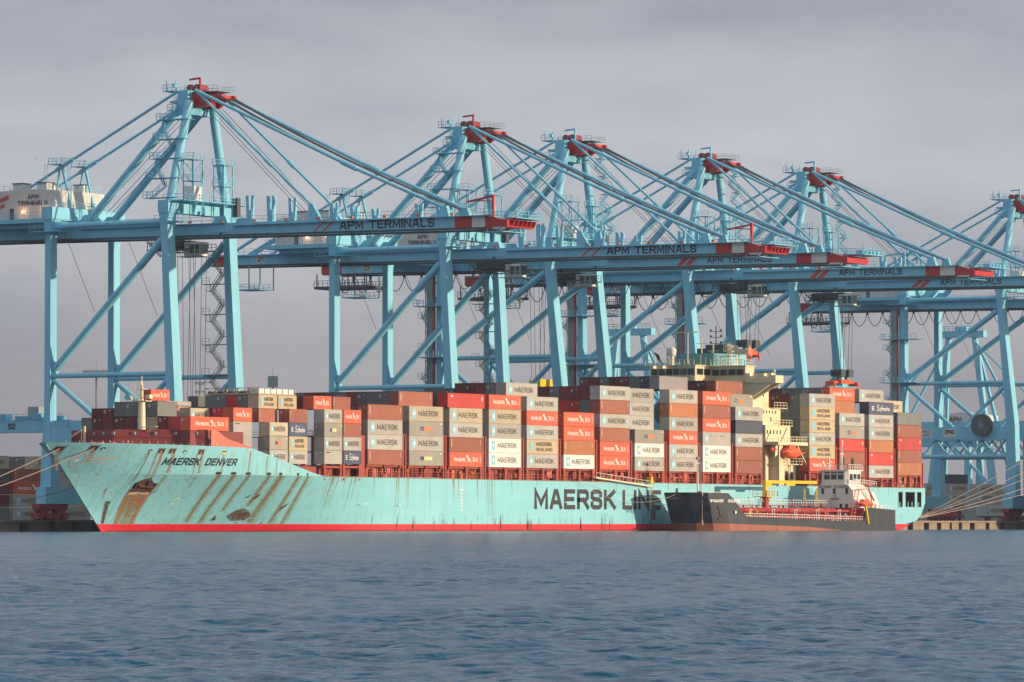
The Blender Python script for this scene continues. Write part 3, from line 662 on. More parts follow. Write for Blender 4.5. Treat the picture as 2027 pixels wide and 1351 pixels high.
    if A:
        zig('stair', hs - .2, 39.9, 2.6, 26.5, 56.0, 3.02)
        for z in (49, 43, 37, 31): m = MB(); m.box(hs - 1.2, hs + .4, 38.4, 44.2, z - .15, z).rail((hs - 1.2, 42.4, z), (hs - 1.2, 44.2, z), 1.2, .9, .06); P('stair_landing', m, steel_grey)
        # stair up the near front tube
        m = MB()
        for k in range(5):
            z0 = 65 + k * 3.9; f = (z0 - 64.2) / 20; cx = -9.4 + 5.6 * f; z1 = z0 + 3.9
            m.flight((cx, 41.6 if k % 2 else 43.2, z0), (cx + .5, 43.2 if k % 2 else 40.2, z0 + 2.2), .7).flight((cx + .5, 43.2 if k % 2 else 40.2, z0 + 2.2), (cx + 1.0, 41.6 if k % 2 == 0 else 43.2, z1), .7)
            m.box(cx - 1.2, cx + 1.2, 36.9, 44.4, z0 - .1, z0).rail((cx - 1.2, 41, z0), (cx - 1.2, 44.4, z0), 1.2, 1.0, .06).rail((cx - 1.2, 44.4, z0), (cx + 1.2, 44.4, z0), 1.2, 1.0, .06)
        P('frame_stair', m, crane_blue_b)
    else:
        zig('stair', -hs - .2, 68.6, 3.0, 10, 57.0, 3.4)
        m = MB()
        for dx in (-.9, .9):
            for dw in (-.9, .9): m.bar((-hs + dx - .4, 68.9 + dw + .4, 9), (-hs + dx - .4, 68.9 + dw + .4, 58), .14)
        for z in np.arange(9, 57, 1.6): m.box(-hs - 1.32, -hs - 1.28, 68.4, 70.2, z, z + .12).bar((-hs - 1.3, 68.4, z), (-hs - 1.3, 70.2, z + 1.6), .09)
        m.box(-hs - 1.2, -hs + .4, 68.6, 70.0, 9.2, 57.5)
        P('lift_shaft', m, steel_grey)
        P('power_cable_duct', MB().tube((-hs - 1.5, 68.0, 9), (-hs - 1.5, 68.0, 58), .22, 6), crane_darkred)
        for z in (50.0, 38.6):
            m = MB(); m.box(-hs - 2.6, -hs + 1.6, 62.0, 72.6, z - .15, z).rail((-hs - 2.6, 62, z), (-hs - 2.6, 72.6, z), 1.3, 1.2, .06).rail((-hs - 2.6, 72.6, z), (-hs + 1.6, 72.6, z), 1.3, 1.2, .06); P('stair_landing', m, crane_blue_b)
        m = MB()
        for k in range(5):
            z0 = 65 + k * 3.9; f = (z0 - 64.2) / 20; cx = 9.4 - 5.6 * f
            m.flight((cx + 1.6, 36.6, z0), (cx + 1.0, 34.2, z0 + 2.0), .7).flight((cx + 1.0, 34.2, z0 + 2.0), (cx + .6, 36.6, z0 + 3.9), .7)
            m.box(cx - .4, cx + 3.0, 34.0, 35.6, z0 + 1.9, z0 + 2.0).rail((cx - .4, 34, z0 + 2), (cx + 3, 34, z0 + 2), 1.2, 1.0, .06)
        P('frame_stair', m, crane_blue_b)
        # festoon loops under the girder
        w = 100.0
        while w > 40:
            m = MB(); dw = 4.6; pts = [(-2.4, w - dw * k / 8, gz(60) - .6 - 3.4 * math.sin(math.pi * k / 8) ** .8) for k in range(9)]
            m.path(pts, .10, 5); m.box(-2.6, -2.2, w - .25, w + .25, gz(60) - .9, gz(60) - .4); w -= dw; P('festoon_cable', m, steel_dark)
        m = MB().box(-4.6, 4.6, 90.4, 104.8, 54.9, 55.5)
        for x in (-4.6, 4.6):
            m.rail((x, 90.4, 55.5), (x, 104.8, 55.5), 1.3, 1.2, .08)
            for w in (91, 95.5, 100, 104): m.bar((x, w, 55.5), (x, w, gz(95)), .2)
        P('maintenance_platform', m, steel_dark)
        # cable reel and name board on the near side frame
        m = MB().tube((-hs - 2.4, 43.3, 27.1), (-hs - 1.2, 43.3, 27.1), 2.9, 28)
        P('cable_reel', m, steel_dark)
        m = MB()
        for k in range(26):
            a2 = 2 * math.pi * k / 26; m.bar((-hs - 2.46, 43.3, 27.1), (-hs - 2.46, 43.3 + 2.85 * math.cos(a2), 27.1 + 2.85 * math.sin(a2)), .09)
        P('reel_spoke', m, steel_grey)
        P('name_board', MB().box(-hs - 1.16, -hs - 1.1, 51.2, 54.8, 24.0, 26.2), white_p)
        m = MB(); put_text(m, 'ZPMC', 1.15, front_fn(-hs - 1.18, 54.4, 24.85), .26, width=2.8, gap=.05); P('name_lettering', m, black_t)
        P('capacity_board', MB().box(-hs - 1.16, -hs - 1.1, 58.0, 64.0, 24.0, 26.2), white_p)
        m = MB(); put_text(m, 'SWL 65T', .6, front_fn(-hs - 1.18, 63.6, 25.3), .16, width=5.0); put_text(m, 'SWL 51T', .6, front_fn(-hs - 1.18, 63.6, 24.3), .16, width=5.0); P('capacity_lettering', m, black_t)
    # cage below the back end
    m = MB(); z0, z1 = 52.9, gz(95)
    for x in (-3.2, 2.0):
        for w in (91.4, 98): m.bar((x, w, z0), (x, w, z1), .2)
        m.bar((x, 91.4, z0), (x, 98, z0), .25).rail((x, 91.4, z0), (x, 98, z0), 1.2, 1.2, .06).bar((x, 91.4, z0), (x, 98, z0 + 1.0), .1)
    for z in np.arange(z0, z1 - 1, 1.3): m.bar((-3.2, 98, z), (-3.2, 97.0, z + 1.3), .1)
    m.box(-3.2, 2.0, 91.4, 98, z0 - .12, z0)
    P('service_cage', m, crane_blue_b)
    # backreach strut pair seen behind the house
    for x in (-4.0, 4.0): P('backreach_strut', MB().tube((x, 99.0, gz(99) + GH), (x, 84.5, 68.0), .35, 8), crane_blue)
    # trolley and operator cab (slide along the girder)
    tr = MB().box(-4.4, 4.4, -3.4, 3.4, 55.7, 56.9)
    for x in (-4.6, 4.6): tr.rail((x, -5, 55.2), (x, 5, 55.2), 1.3, 1.1, .08).box(x - .3, x + .3, -5, 5, 55.0, 55.2)
    for w in (-3, -1, 1, 3): tr.tube((-2.8, w, 55.6), (2.8, w, 55.6), .45, 8)
    for x, w in ((-3, -4.2), (2, 4), (-2, 3.8)): tr.box(x - .8, x + .8, w - .7, w + .7, 55.0, 56.8)
    T = tr.build('trolley', steel_dark, t, (0, 0, QZ))
    cb = MB().box(-4.2, -1.6, -7.3, -3.6, 53.8, 56.5)
    C_ = cb.build('operator_cab', white_p, t, (0, 0, QZ))
    MB().box(-4.26, -1.54, -7.4, -4.9, 54.2, 56.1).build('cab_window', glass_teal, C_, (0, 0, QZ))
    m = MB()
    for w in (-7.42, -6.2, -4.9): m.box(-4.3, -4.27, w - .07, w + .07, 54.1, 56.2)
    for z in (54.15, 56.1): m.box(-4.3, -4.27, -7.4, -4.9, z - .06, z + .06)
    m.build('cab_frame', cream, C_, (0, 0, QZ))
    m = MB().bar((-3, -4, 57), (-3, -4, 56), .2).rail((-4.8, -8.2, 53.7), (-4.8, -2, 53.7), 1.2, 1.0, .06).box(-4.8, -1.2, -8.2, -2, 53.6, 53.7).flight((-4.0, 2.0, 53.7), (-4.0, 5.5, 57), .7)
    m.build('cab_walkway', steel_grey, C_, (0, 0, QZ))
    return t
def set_trolley(t, w):
    for c in t.children:
        if c.name.split('.')[0] in ('trolley', 'operator_cab'): c.location = (0, w - 38.0, 0)
def number(t, s):
    m = MB(); put_text(m, s, 1.05, front_fn(-4.35, 91.3, gz(90) + .6), .18, width=1.6); m.build('crane_number', black_t, t, CO)
crA = crane('A'); crB = crane('B')
crs = []
for i, (k, x, tw, num, lab) in enumerate((
    ('A', -2.1, 42.5, None, 'nearest blue gantry crane at the far left, its boom reaching over the bow'),
    ('A', 97.9, 31.0, '21', 'second blue gantry crane from the left, square sign 21 on its back girder'),
    ('B', 140.0, 39.0, '22', 'third blue gantry crane from the left, sign 22 on girder, yellow spreader below'),
    ('B', 200.9, 29.5, '23', 'fourth blue gantry crane from the left, its legs rising behind the cream wheelhouse'),
    ('B', 251.8, 33.0, '24', 'fifth blue gantry crane from the left, red spreader below over the stern stacks'),
    ('B', 365.0, 20.0, '25', 'rightmost blue gantry crane beyond the stern, with round cable reel and white name board'))):
    if i == 0: o = crA
    elif i == 2: o = crB
    else: o = copy_tree(crA if k == 'A' else crB)
    crs.append(o); o.location.x = x; o['label'] = lab; set_trolley(o, tw)
for o, s in zip(crs, (None, '21', '22', '23', '24', '25')):
    if s: number(o, s)

# ropes and spreaders hanging below the trolleys
def spreader(x, w, z, col, lab, wide=12.0, ztop=55.5, block=True):
    t = thing('container_spreader', lab, 'spreader', (x, w, z), 'spreaders hanging from the cranes'); O = (x, w, z)
    m = MB().box(x - wide / 2, x + wide / 2, w - .35, w + .35, z + .6, z + 1.1).box(x - 2.4, x + 2.4, w - 1.1, w + 1.1, z + .5, z + 1.5)
    for d in (-1, 1):
        m.box(x + d * wide / 2 - .25, x + d * wide / 2 + .25, w - 1.2, w + 1.2, z, z + 1.0)
        for e in (-1.2, 1.2): m.frus((x + d * wide / 2, w + e, z - .7), (.5, .3), (x + d * wide / 2, w + e, z + .4), (.25, .2))
    m.build('spreader_frame', col, t, O)
    m = MB()
    for d in (-2.0, 2.0):
        m.box(x + d - 1.1, x + d + 1.1, w - 1.4, w + 1.4, z + 2.2, z + 2.7).tube((x + d, w - 1.1, z + 3.2), (x + d, w + 1.1, z + 3.2), .8, 12).box(x + d - .2, x + d + .2, w - .3, w + .3, z + 1.4, z + 2.3)
        for e in (-1.2, 1.2): m.box(x + d - 1.2, x + d + 1.2, w + e - .25, w + e + .25, z + 2.5, z + 3.9)
    m.build('headblock', yellow if col is yellow else steel_dark, t, O)
    m = MB()
    for d in (-2.9, -1.2, 1.2, 2.9):
        for e in (-1.0, 1.0): m.tube((x + d, w + e, z + 3.6), (x + d * .9, w + e * 1.6, ztop), .055, 4)
    m.build('hoist_rope', cable_m, t, O)
    return t
spreader(140.0, 46.5, 29.6, yellow, 'yellow headblock and spreader lowered among the middle stacks', 12)
spreader(200.9, 28.0, 40.0, orange, 'orange red spreader hanging in mid air right of the funnel', 6.2)
spreader(-2.1, 40.0, 21.0, orange, 'spreader of the nearest crane lowered behind the bow stacks, only its ropes show', 12)
sp = spreader(251.8, 30.5, 34.6, orange, 'orange red spreader with caged blue frame just above the stern containers', 12)
m = MB()
for k in range(9):
    x = 245.9 + 1.45 * k; m.bar((x, 29.4, 34.5), (x + .4, 29.4, 31.8), .12).bar((x + .5, 31.6, 34.5), (x, 31.6, 31.8), .12)
for z in (31.8, 33.4, 34.4): m.bar((245.8, 29.4, z), (257.8, 29.4, z), .14).bar((245.8, 31.6, z), (257.8, 31.6, z), .14).bar((245.8, 29.4, z), (245.8, 31.6, z), .14)
m.build('cage', crane_blue_b, sp, (251.8, 30.5, 34.6))

# ================================================================== CONTAINERS
def cbody(Lc, H):
    m = MB(); x0, x1, y0, y1 = -Lc / 2, Lc / 2, -1.219, 1.219
    def corr(n, fn):     # corrugated panel: fn(s, depth, z)
        P = []; st = 1.0 / n
        for k in range(n):
            P += [(k * st, 0), (k * st + st * .25, 0), (k * st + st * .5, 1), (k * st + st * .75, 1)]
        P.append((1.0, 0)); vs = []; fs = []
        for s, d in P: vs += [fn(s, d, .14), fn(s, d, H - .11)]
        for k in range(len(P) - 1): fs.append((2 * k, 2 * k + 2, 2 * k + 3, 2 * k + 1))
        m.add(vs, fs)
    nl = int(Lc / .32); a, b = x0 + .1, x1 - .1
    corr(nl, lambda s, d, z: (a + (b - a) * s, y0 + .02 + .04 * d, z))
    corr(nl, lambda s, d, z: (b + (a - b) * s, y1 - .02 - .04 * d, z))
    corr(8, lambda s, d, z: (x0 + .03 + .05 * d, y1 - .1 + (y0 - y1 + .2) * s, z))
    corr(8, lambda s, d, z: (x1 - .03 - .05 * d, y0 + .1 + (y1 - y0 - .2) * s, z))
    m.add([(a, y0 + .05, H - .03), (b, y0 + .05, H - .03), (b, y1 - .05, H - .03), (a, y1 - .05, H - .03)], [(0, 1, 2, 3)])
    m.add([(a, y0 + .05, .12), (b, y0 + .05, .12), (b, y1 - .05, .12), (a, y1 - .05, .12)], [(0, 3, 2, 1)])
    return m
def cframe(Lc, H):
    m = MB(); x0, x1, y0, y1 = -Lc / 2, Lc / 2, -1.219, 1.219; g = .012
    for x in (x0, x1 - .12):
        for y in (y0, y1 - .12): m.box(x, x + .12, y, y + .12, .03, H - g - .02)
        m.box(x + .01, x + .11, y0 + .12, y1 - .12, H - .12, H - g - .01).box(x + .01, x + .11, y0 + .12, y1 - .12, .02, .15)
    for y in (y0 + .01, y1 - .07):
        m.box(x0 + .12, x1 - .12, y, y + .06, H - .12, H - g - .01).box(x0 + .12, x1 - .12, y, y + .06, .02, .16)
    for x in (x0 - .005, x1 - .165):
        for y in (y0 - .005, y1 - .155):
            for z in (0, H - .13): m.box(x, x + .17, y, y + .16, z + .0, z + .118)
    return m
def cdoor(H):
    m = MB(); x = 0
    for s in (-1, 1):
        m.box(-.03, .0, s * .03, s * 1.07, .18, H - .16)
        for y in (.28, .78): m.bar((-.06, s * y, .12), (-.06, s * y, H - .12), .05)
        for z in (.7, 1.2, H - .6): m.box(-.055, -.03, s * .08, s * 1.05, z, z + .05)
    return m
CM = {}
def cmesh(key, fn, mat):
    if key not in CM:
        me = bpy.data.meshes.new(key[0]); b = fn(); me.from_pydata(b.v, [], b.f); me.update(); me.materials.append(mat); CM[key] = me
    return CM[key]
def deco(kind, Lc, H):
    """lettering meshes of one container side: [(part name, MB, material)]"""
    y = -1.222; x0 = -Lc / 2; out = []
    def sf(fx, fz): return side_fn(x0 + fx * Lc, y, fz * H)
    if kind in ('W', 'w', 'T', 'F'):
        m = MB(); m.prism([(x0 + Lc * .085, H * .18), (x0 + Lc * .195, H * .18), (x0 + Lc * .195, H * .82), (x0 + Lc * .085, H * .82)], 'y', y, y + .012); out.append(('emblem', m, seal_logo))
        m = MB(); sp_ = star(x0 + Lc * .14, H * .5, min(Lc * .05, .85), .24); c = (x0 + Lc * .14, y - .006, H * .5)
        m.add([c] + [(p[0], y - .006, p[1]) for p in sp_], [(0, k + 1, (k + 1) % 14 + 1) for k in range(14)]); out.append(('emblem_star', m, white_t))
        if kind != 'F': m = MB(); put_text(m, 'MAERSK', H * .36, sf(.27, .33), .14, width=Lc * .59, gap=.19); out.append(('lettering', m, grey_t))
        else: m = MB(); put_text(m, '- - --', H * .12, sf(.27, .62), .3, width=Lc * .5); out.append(('lettering', m, grey_t))
    elif kind == 'S':
        m = MB(); m.prism([(x0 + Lc * .10, H * .25), (x0 + Lc * .22, H * .25), (x0 + Lc * .22, H * .8), (x0 + Lc * .10, H * .8)], 'y', y, y + .012); out.append(('emblem', m, seal_logo))
        m = MB(); put_text(m, 'MAERSK', H * .27, sf(.30, .55), .18, width=Lc * .50); put_text(m, 'SEALAND', H * .22, sf(.30, .20), .17, width=Lc * .52); out.append(('lettering', m, grey_t))
    elif kind == 'H':
        m = MB(); put_text(m, 'H', H * .30, sf(.13, .36), .17, width=Lc * .055); put_text(m, 'AMBURG', H * .24, sf(.19, .36), .17, width=Lc * .29, gap=.06)
        put_text(m, 'S', H * .30, sf(.70, .36), .17, width=Lc * .05); put_text(m, 'UD', H * .24, sf(.76, .36), .17, width=Lc * .10)
        for f in (.775, .80): m.box(x0 + f * Lc, x0 + f * Lc + .08, y, y + .01, H * .63, H * .66)
        fx = lambda a, b: (x0 + a * Lc, y - .012, b * H)
        for P in ([fx(.50, .74), fx(.55, .78), (fx(.60, .50)), fx(.69, .22), fx(.585, .42)], [fx(.50, .26), fx(.58, .52), fx(.66, .60), fx(.59, .45)], [fx(.50, .74), fx(.53, .80), fx(.57, .78), fx(.55, .72)]):
            m.add(P, [tuple(range(len(P)))])
        for k in range(7): m.box(x0 + Lc * .925, x0 + Lc * .94, y, y + .01, H * (.30 + .07 * k), H * (.34 + .07 * k))
        out.append(('lettering', m, white_t))
    elif kind in ('R', 'O'):
        m = MB()
        for k in range(6): m.box(x0 + Lc * .055, x0 + Lc * .075, y, y + .01, H * (.36 + .09 * k), H * (.41 + .09 * k))
        for k in range(3): m.box(x0 + Lc * .93, x0 + Lc * .945, y, y + .01, H * (.55 + .1 * k), H * (.6 + .1 * k))
        out.append(('lettering', m, white_t))
    elif kind == 'D':
        m = MB(); put_text(m, 'CAI', H * .14, sf(.08, .72), .25, width=Lc * .07); m.box(x0 + .92 * Lc, x0 + .94 * Lc, y, y + .01, H * .5, H * .8); out.append(('lettering', m, white_t))
    elif kind in ('P', 'p'):
        m = MB().box(x0 + Lc * .33, x0 + Lc * .43, y, y + .01, H * .36, H * .62); out.append(('emblem', m, blue_logo))
        m = MB(); put_text(m, 'P&O'.replace('&', '') , H * .1, sf(.345, .44), .2, width=Lc * .07); out.append(('lettering', m, white_t))
        m = MB().box(x0 + Lc * .44, x0 + Lc * .67, y, y + .01, H * .37, H * .60); out.append(('emblem', m, org_logo if kind == 'P' else ylw_logo))
        m = MB().box(x0 + Lc * .90, x0 + Lc * .97, y, y + .01, H * .80, H * .86); out.append(('marking', m, white_t))
    elif kind == 'B':
        m = MB(); put_text(m, 'S', H * .5, sf(.32, .30), .12, width=Lc * .08, slant=.15); put_text(m, 'afmarine', H * .46, sf(.42, .30), .12, width=Lc * .42, gap=.0, slant=.15)
        for k in range(3): m.box(x0 + .12 * Lc, x0 + .21 * Lc, y, y + .01, H * (.33 + .13 * k), H * (.40 + .13 * k))
        out.append(('lettering', m, white_t))
    elif kind == 'G':
        m = MB(); put_text(m, 'MAERSK', H * .09, sf(.10, .80), .2, width=Lc * .25); out.append(('lettering', m, grey_t))
    return out
LOOK = {'W': ('lightgrey', 'light grey container with star square'), 'w': ('white', 'clean white container with star square'), 'T': ('tan', 'tan container with star square'),
        'S': ('beige', 'rusty beige container with two lines'), 'H': ('orange', 'orange red container with white lettering'), 'R': ('brown', 'plain red brown container'),
        'O': ('rustorange', 'plain light rust container'), 'D': ('red', 'bright red plain container'), 'P': ('stone', 'grey container with orange logo'),
        'p': ('stone', 'grey container with pale yellow logo'), 'B': ('blue', 'dark blue container with white script'), 'N': ('navy', 'plain navy container'), 'G': ('lightgrey', 'pale container with tiny lettering'),
        'F': ('lightgrey', 'pale container with faded lettering'), 'V': ('lilac', 'lilac grey container'), 'm': ('maroon', 'maroon container'), 'g': ('grey', 'grey container'), 'k': ('darkgrey', 'dark grey container')}
ENDC = {'R': 'maroon', 'H': 'maroon', 'D': 'maroon'}
NC = [0]
def container(u, w, z, code, label, group, Lc=12.19, H=2.9, door=None):
    matk, _ = LOOK[code]; NC[0] += 1
    t = thing('shipping_container', label, 'container', (u + Lc / 2, w + 1.219, z), group)
    bm = CONT[matk]
    for nm, fn in (('body', cbody), ('frame', cframe)):
        me = cmesh((nm, Lc, H), lambda: fn(Lc, H), bm); o = bpy.data.objects.new(nm, me); COL.objects.link(o); o.parent = t
        o.material_slots[0].link = 'OBJECT'; o.material_slots[0].material = bm
    if door if door is not None else (NC[0] % 3 == 0):
        me = cmesh(('door', H), lambda: cdoor(H), bm); o = bpy.data.objects.new('door', me); COL.objects.link(o); o.parent = t; o.location = (-Lc / 2, 0, 0)
        o.material_slots[0].link = 'OBJECT'; o.material_slots[0].material = bm
    if NC[0] % 2 == 0:
        def em():
            m = MB()
            for a, b in ((.35, 2.1), (.35, 1.9), (.35, 1.7), (-.75, 2.15)): m.box(-.075, -.062, a, a + .5, b, b + .09)
            return m
        me = cmesh(('end_marking',), em, white_t); o = bpy.data.objects.new('end_marking', me); COL.objects.link(o); o.parent = t; o.location = (-Lc / 2, 0, 0)
    key = ('deco', code, Lc, H)
    if key not in CM: CM[key] = [(n, m.build(n, mt), None) for n, m, mt in deco(code, Lc, H)]; first = True
    else: first = False
    for n, ob, _x in CM[key]:
        o = ob if first else ob.copy()
        if not first: COL.objects.link(o)
        o.parent = t
    return t
ORD = ['first', 'second', 'third', 'fourth', 'fifth', 'sixth', 'seventh', 'eighth', 'ninth', 'tenth', 'eleventh', 'twelfth', 'thirteenth', 'fourteenth', 'fifteenth', 'sixteenth', 'seventeenth', 'eighteenth', 'nineteenth', 'twentieth']
GRP = 'containers stacked on the ship deck'
BAYU = [0.1, 14.7, 29.2, 43.8, 58.2, 72.6, 87.1, 101.4, 115.9, 130.3, 144.7, 178.6, 192.9, 207.3, 221.6]
BAYZ = [12.84, 12.83, 12.78, 12.80, 12.76, 12.78, 12.73, 12.65, 12.63, 12.62, 12.45, 13.23, 12.07, 11.99, 12.75]
FRONT = ['RWWR', 'pWPT', 'HRWT', 'wwWTH', 'WSWHW', 'wOHH', 'HHRWRW', 'WwP', 'WWHWOW', 'wwFHRH', 'RRWNW', 'HSWSSW', 'RRDPW', 'WDOWWB', 'ORDRg']
TIER = ['bottom', 'second', 'third', 'fourth', 'fifth', 'sixth', 'seventh']
for b, s in enumerate(FRONT):
    for k, c in enumerate(s):
        where = '%s tier of the %s front stack from the bow' % (TIER[k], ORD[b + 5])
        container(BAYU[b], 0.0, BAYZ[b] + 2.91 * k, c, LOOK[c][1] + (', ' if len((LOOK[c][1] + where).split()) else '') + where, GRP)
container(BAYU[2] - .7, 0.0, BAYZ[2] + 2.91 * 4, 'D', 'longest bright red container crowning the eighth stack, overhanging both ends', GRP, Lc=13.72)
# inboard rows: (bay, tier, first row, codes, dz)
INB = [(0, 3, 1, 'mmm', 0), (1, 4, 1, 'Rggkmgkmmgmm', 0), (2, 4, 1, 'kg', 0), (4, 5, 2, 'Wgmmm', 0), (4, 5, 7, 'kgk', -1.0), (6, 5, 1, 'mmmgmk', 0), (6, 4, 1, 'gDDmm', 0),
       (7, 3, 1, 'Wk', 0), (7, 4, 1, 'Wm', 0), (7, 5, 1, 'Wkk', 0), (8, 6, 1, 'VNgmmgmm', 0), (10, 5, 1, 'Pm', 0), (10, 6, 2, 'Rmmk', 0), (9, 5, 1, 'm', 0),
       (11, 5, 1, 'gmmDk', 0), (11, 4, 1, 'ggkm', 0), (11, 3, 1, 'gmgg', 0), (11, 2, 1, 'kkmk', 0), (11, 1, 1, 'mkk', 0), (11, 0, 1, 'kk', 0),
       (12, 5, 1, 'Om', 0), (12, 6, 1, 'Hggggmmk', 0), (13, 6, 1, 'Wkm', 0), (14, 5, 2, 'Tm', 0)]
for b, t_, r0, codes, dz in INB:
    for k, c in enumerate(codes):
        r = r0 + k; lk = LOOK[c][1] if c in 'WVPRTHO' else LOOK[c][1] + ' end'
        container(BAYU[b], 2.48 * r, BAYZ[b] + 2.91 * t_ + dz, c, '%s, %s tier, %s row behind %s front stack' % (lk, TIER[t_], ORD[r - 1], ORD[b + 5]), GRP)
container(221.6, 1.0, 9.95, 'S', 'short beige container tucked at deck level below the rearmost stack', GRP, Lc=6.06, H=2.6)
# forward stacks of short boxes: (u, w, z, codes, ordinal)
for u, w, z, codes, n in ((-14.35, 0.25, 12.8, 'GWpW', 3), (-8.2, 0.0, 12.84, 'BWRH', 4), (-28.7, 2.9, 12.75, 'WPT', 1), (-22.5, 2.7, 12.75, 'WSBR', 2), (-36.9, 5.4, 15.35, 'GGH', 0)):
    for k, c in enumerate(codes):
        container(u, w, z + 2.6 * k, c, 'short %s, %s tier of the %s front stack' % (LOOK[c][1].replace(' container', ' box'), TIER[k], ORD[n]), GRP, Lc=6.06, H=2.59)
for u, w, z, c, H_, lab in ((-28.7, 5.4, 20.55, 'R', 2.59, 'short red brown box one row in behind the second stack, fourth tier'), (-28.7, 5.4, 23.15, 'S', 2.59, 'short beige box two tiers above the second stack with two dark lines'),
        (-22.5, 5.2, 23.15, 'S', 2.59, 'short beige box one row in, on top behind the third stack'), (-14.35, 2.73, 23.2, 'H', 2.59, 'short orange red box on top behind the fourth stack'),
        (-8.2, 2.48, 23.2, 'R', 2.59, 'short red brown box on top behind the fifth stack')):
    container(u, w, z, c, lab, GRP, Lc=6.06, H=H_)
for u, w0, z, codes, H_, nm in ((-14.35, 5.2, 23.2, 'mmk', 2.59, 'beyond the orange red box on top behind the fourth stack'), (-28.7, 7.9, 23.15, 'gDgg', 2.59, 'under the flat racks near the bow'), (-36.9, 7.9, 20.55, 'Dmk', 2.59, 'left of the orange red box over the first stack'),
        (-36.9, 7.9, 17.95, 'gkg', 2.59, 'inboard of the first stack, second tier')):
    for k, c in enumerate(codes):
        container(u, w0 + 2.48 * k, z, c, '%s end, %s %s' % (LOOK[c][1], ORD[k], nm), GRP, Lc=6.06, H=H_, door=(k == 0))
container(-52.0, 4.34, 18.6, 'H', 'orange red container half in shade behind the breakwater end', GRP, Lc=12.19, H=2.59)
for k, c in enumerate('DmTNmmmmg'):
    container(-52.0, 6.85 + 2.5 * k, 18.6, c, '%s end, %s box left of the half shaded orange one' % (LOOK[c][1], ORD[k]), GRP, Lc=6.06, H=2.59)
for k, c in enumerate('ggggmm'):
    container(-52.0, 11.8 + 2.5 * k + (0.2 if k > 3 else 0), 21.3 if k < 4 else 21.2 - .9, c, '%s end in the upper foremost tier, %s box counting towards the left' % (LOOK[c][1], ORD[k]), GRP, Lc=6.06, H=2.75 if k < 4 else 2.59)
container(-43.0, 10.83, 20.4, 'T', 'short tan box with cut off dark lettering above the half shaded orange one', GRP, Lc=6.06, H=2.59)
container(-43.0, 15.92, 20.6, 'H', 'short orange red box above the foremost row, left of the short tan one', GRP, Lc=6.06, H=2.59)
container(-43.0, 18.4, 20.6, 'D', 'bright red box end left of the short orange red one near the foremast', GRP, Lc=6.06, H=2.59)
container(-28.7, 28.4, 22.3, 'W', 'light grey container right of the foremast head with cut off lettering', GRP, Lc=12.19, H=2.62)
container(-28.7, 35.0 - 4.6, 24.9, 'H', 'orange red container directly behind the foremast head', GRP, Lc=6.06, H=2.2)
container(-18.0, 27.0, 23.4, 'k', 'dark grey container beyond the light grey one near the foremast', GRP, Lc=6.06, H=2.6)
container(-8.2, 30.0 - 3, 23.7, 'G', 'pale short container beyond the light grey one near the foremast', GRP, Lc=6.06, H=2.6)
container(-8.2, 22.0, 23.2, 'H', 'orange red container seen just left of the flat racks', GRP, Lc=6.06, H=2.6)
# flat racks on the forward stack
FG = 'flat racks on the forward stacks'
for k in range(5):
    t = thing('flat_rack', ['flat rack with white bundles, nearest of the row over the forward stacks', 'second flat rack from the white bundles', 'third flat rack from the white bundles', 'fourth flat rack from the white bundles', 'farthest flat rack at the left of the row'][k], 'flat rack', (-25.6, 6.6 + 2.48 * k, 25.8), FG); O = (-25.6, 6.6 + 2.48 * k, 25.8)
    y = 5.4 + 2.48 * k; Lr = 12.1 if k == 0 else 6.0
    m = MB().box(-28.7, -28.7 + Lr, y, y + 2.4, 25.8, 26.0)
    for x in (-28.7, -28.7 + Lr - .12):
        for yy in (y, y + 2.28): m.box(x, x + .12, yy, yy + .12, 26.0, 27.05)
    m.box(-28.7, -28.58, y, y + 2.4, 26.95, 27.07); m.bar((-28.6, y, 26), (-28.6, y + 2.4, 27), .1); m.build('rack_frame', CONT['tan'], t, O)
    m = MB()
    if k == 0:
        for j in range(6): m.box(-28.4 + 1.95 * j, -26.8 + 1.95 * j, y + .1, y + 2.2, 26.0, 26.85)
        m.build('bundle', CONT['white'], t, O)
    else: m.box(-28.3, -23.2, y + .2, y + 2.1, 26.0, 26.45).build('bundle', CONT['maroon' if k % 2 else 'grey'], t, O)

# ================================================================== CONTAINER SHIP
def lerp_t(T, x): return float(np.interp(x, T[0], T[1]))
STEM = ([-2, 0, 10.5, 16.5], [-63.5, -63.5, -74.2, -80.6])
WLT = ([-63.5, -58, -50, -42, -35, -27, -20, -12, -5, 3, 12, 25], [.1, 1.3, 2.7, 4, 5.2, 6.8, 8.6, 10.8, 12.6, 14.2, 15.4, 16.1])
KNT = ([-74.2, -72, -68, -62, -55, -48, -40, -30, -20, -10, 25], [.1, 2.2, 5, 8.3, 11, 13, 14.5, 15.6, 16, 16.1, 16.1])
TPT = ([-80.6, -79, -75, -70, -63, -55, -48, -40, -30, -20, 25], [.1, 2.6, 6.4, 9.2, 11.8, 13.8, 14.9, 15.6, 16.05, 16.1, 16.1])
def stem_u(z): return lerp_t(STEM, z)
def smooth_table(T, n=240):      # resample and soften the piecewise tables
    x = np.linspace(T[0][0], T[0][-1], n); y = np.interp(x, *T); k = 17
    yp = np.concatenate([2 * y[0] - y[1:k + 1][::-1], y, 2 * y[-1] - y[-k - 1:-1][::-1]]); ker = np.hanning(2 * k + 1); ker /= ker.sum()
    ys = np.convolve(yp, ker, 'same')[k:-k]; ys[0] = T[1][0]; return (x, ys)
WLT, KNT, TPT = smooth_table(WLT), smooth_table(KNT), smooth_table(TPT)
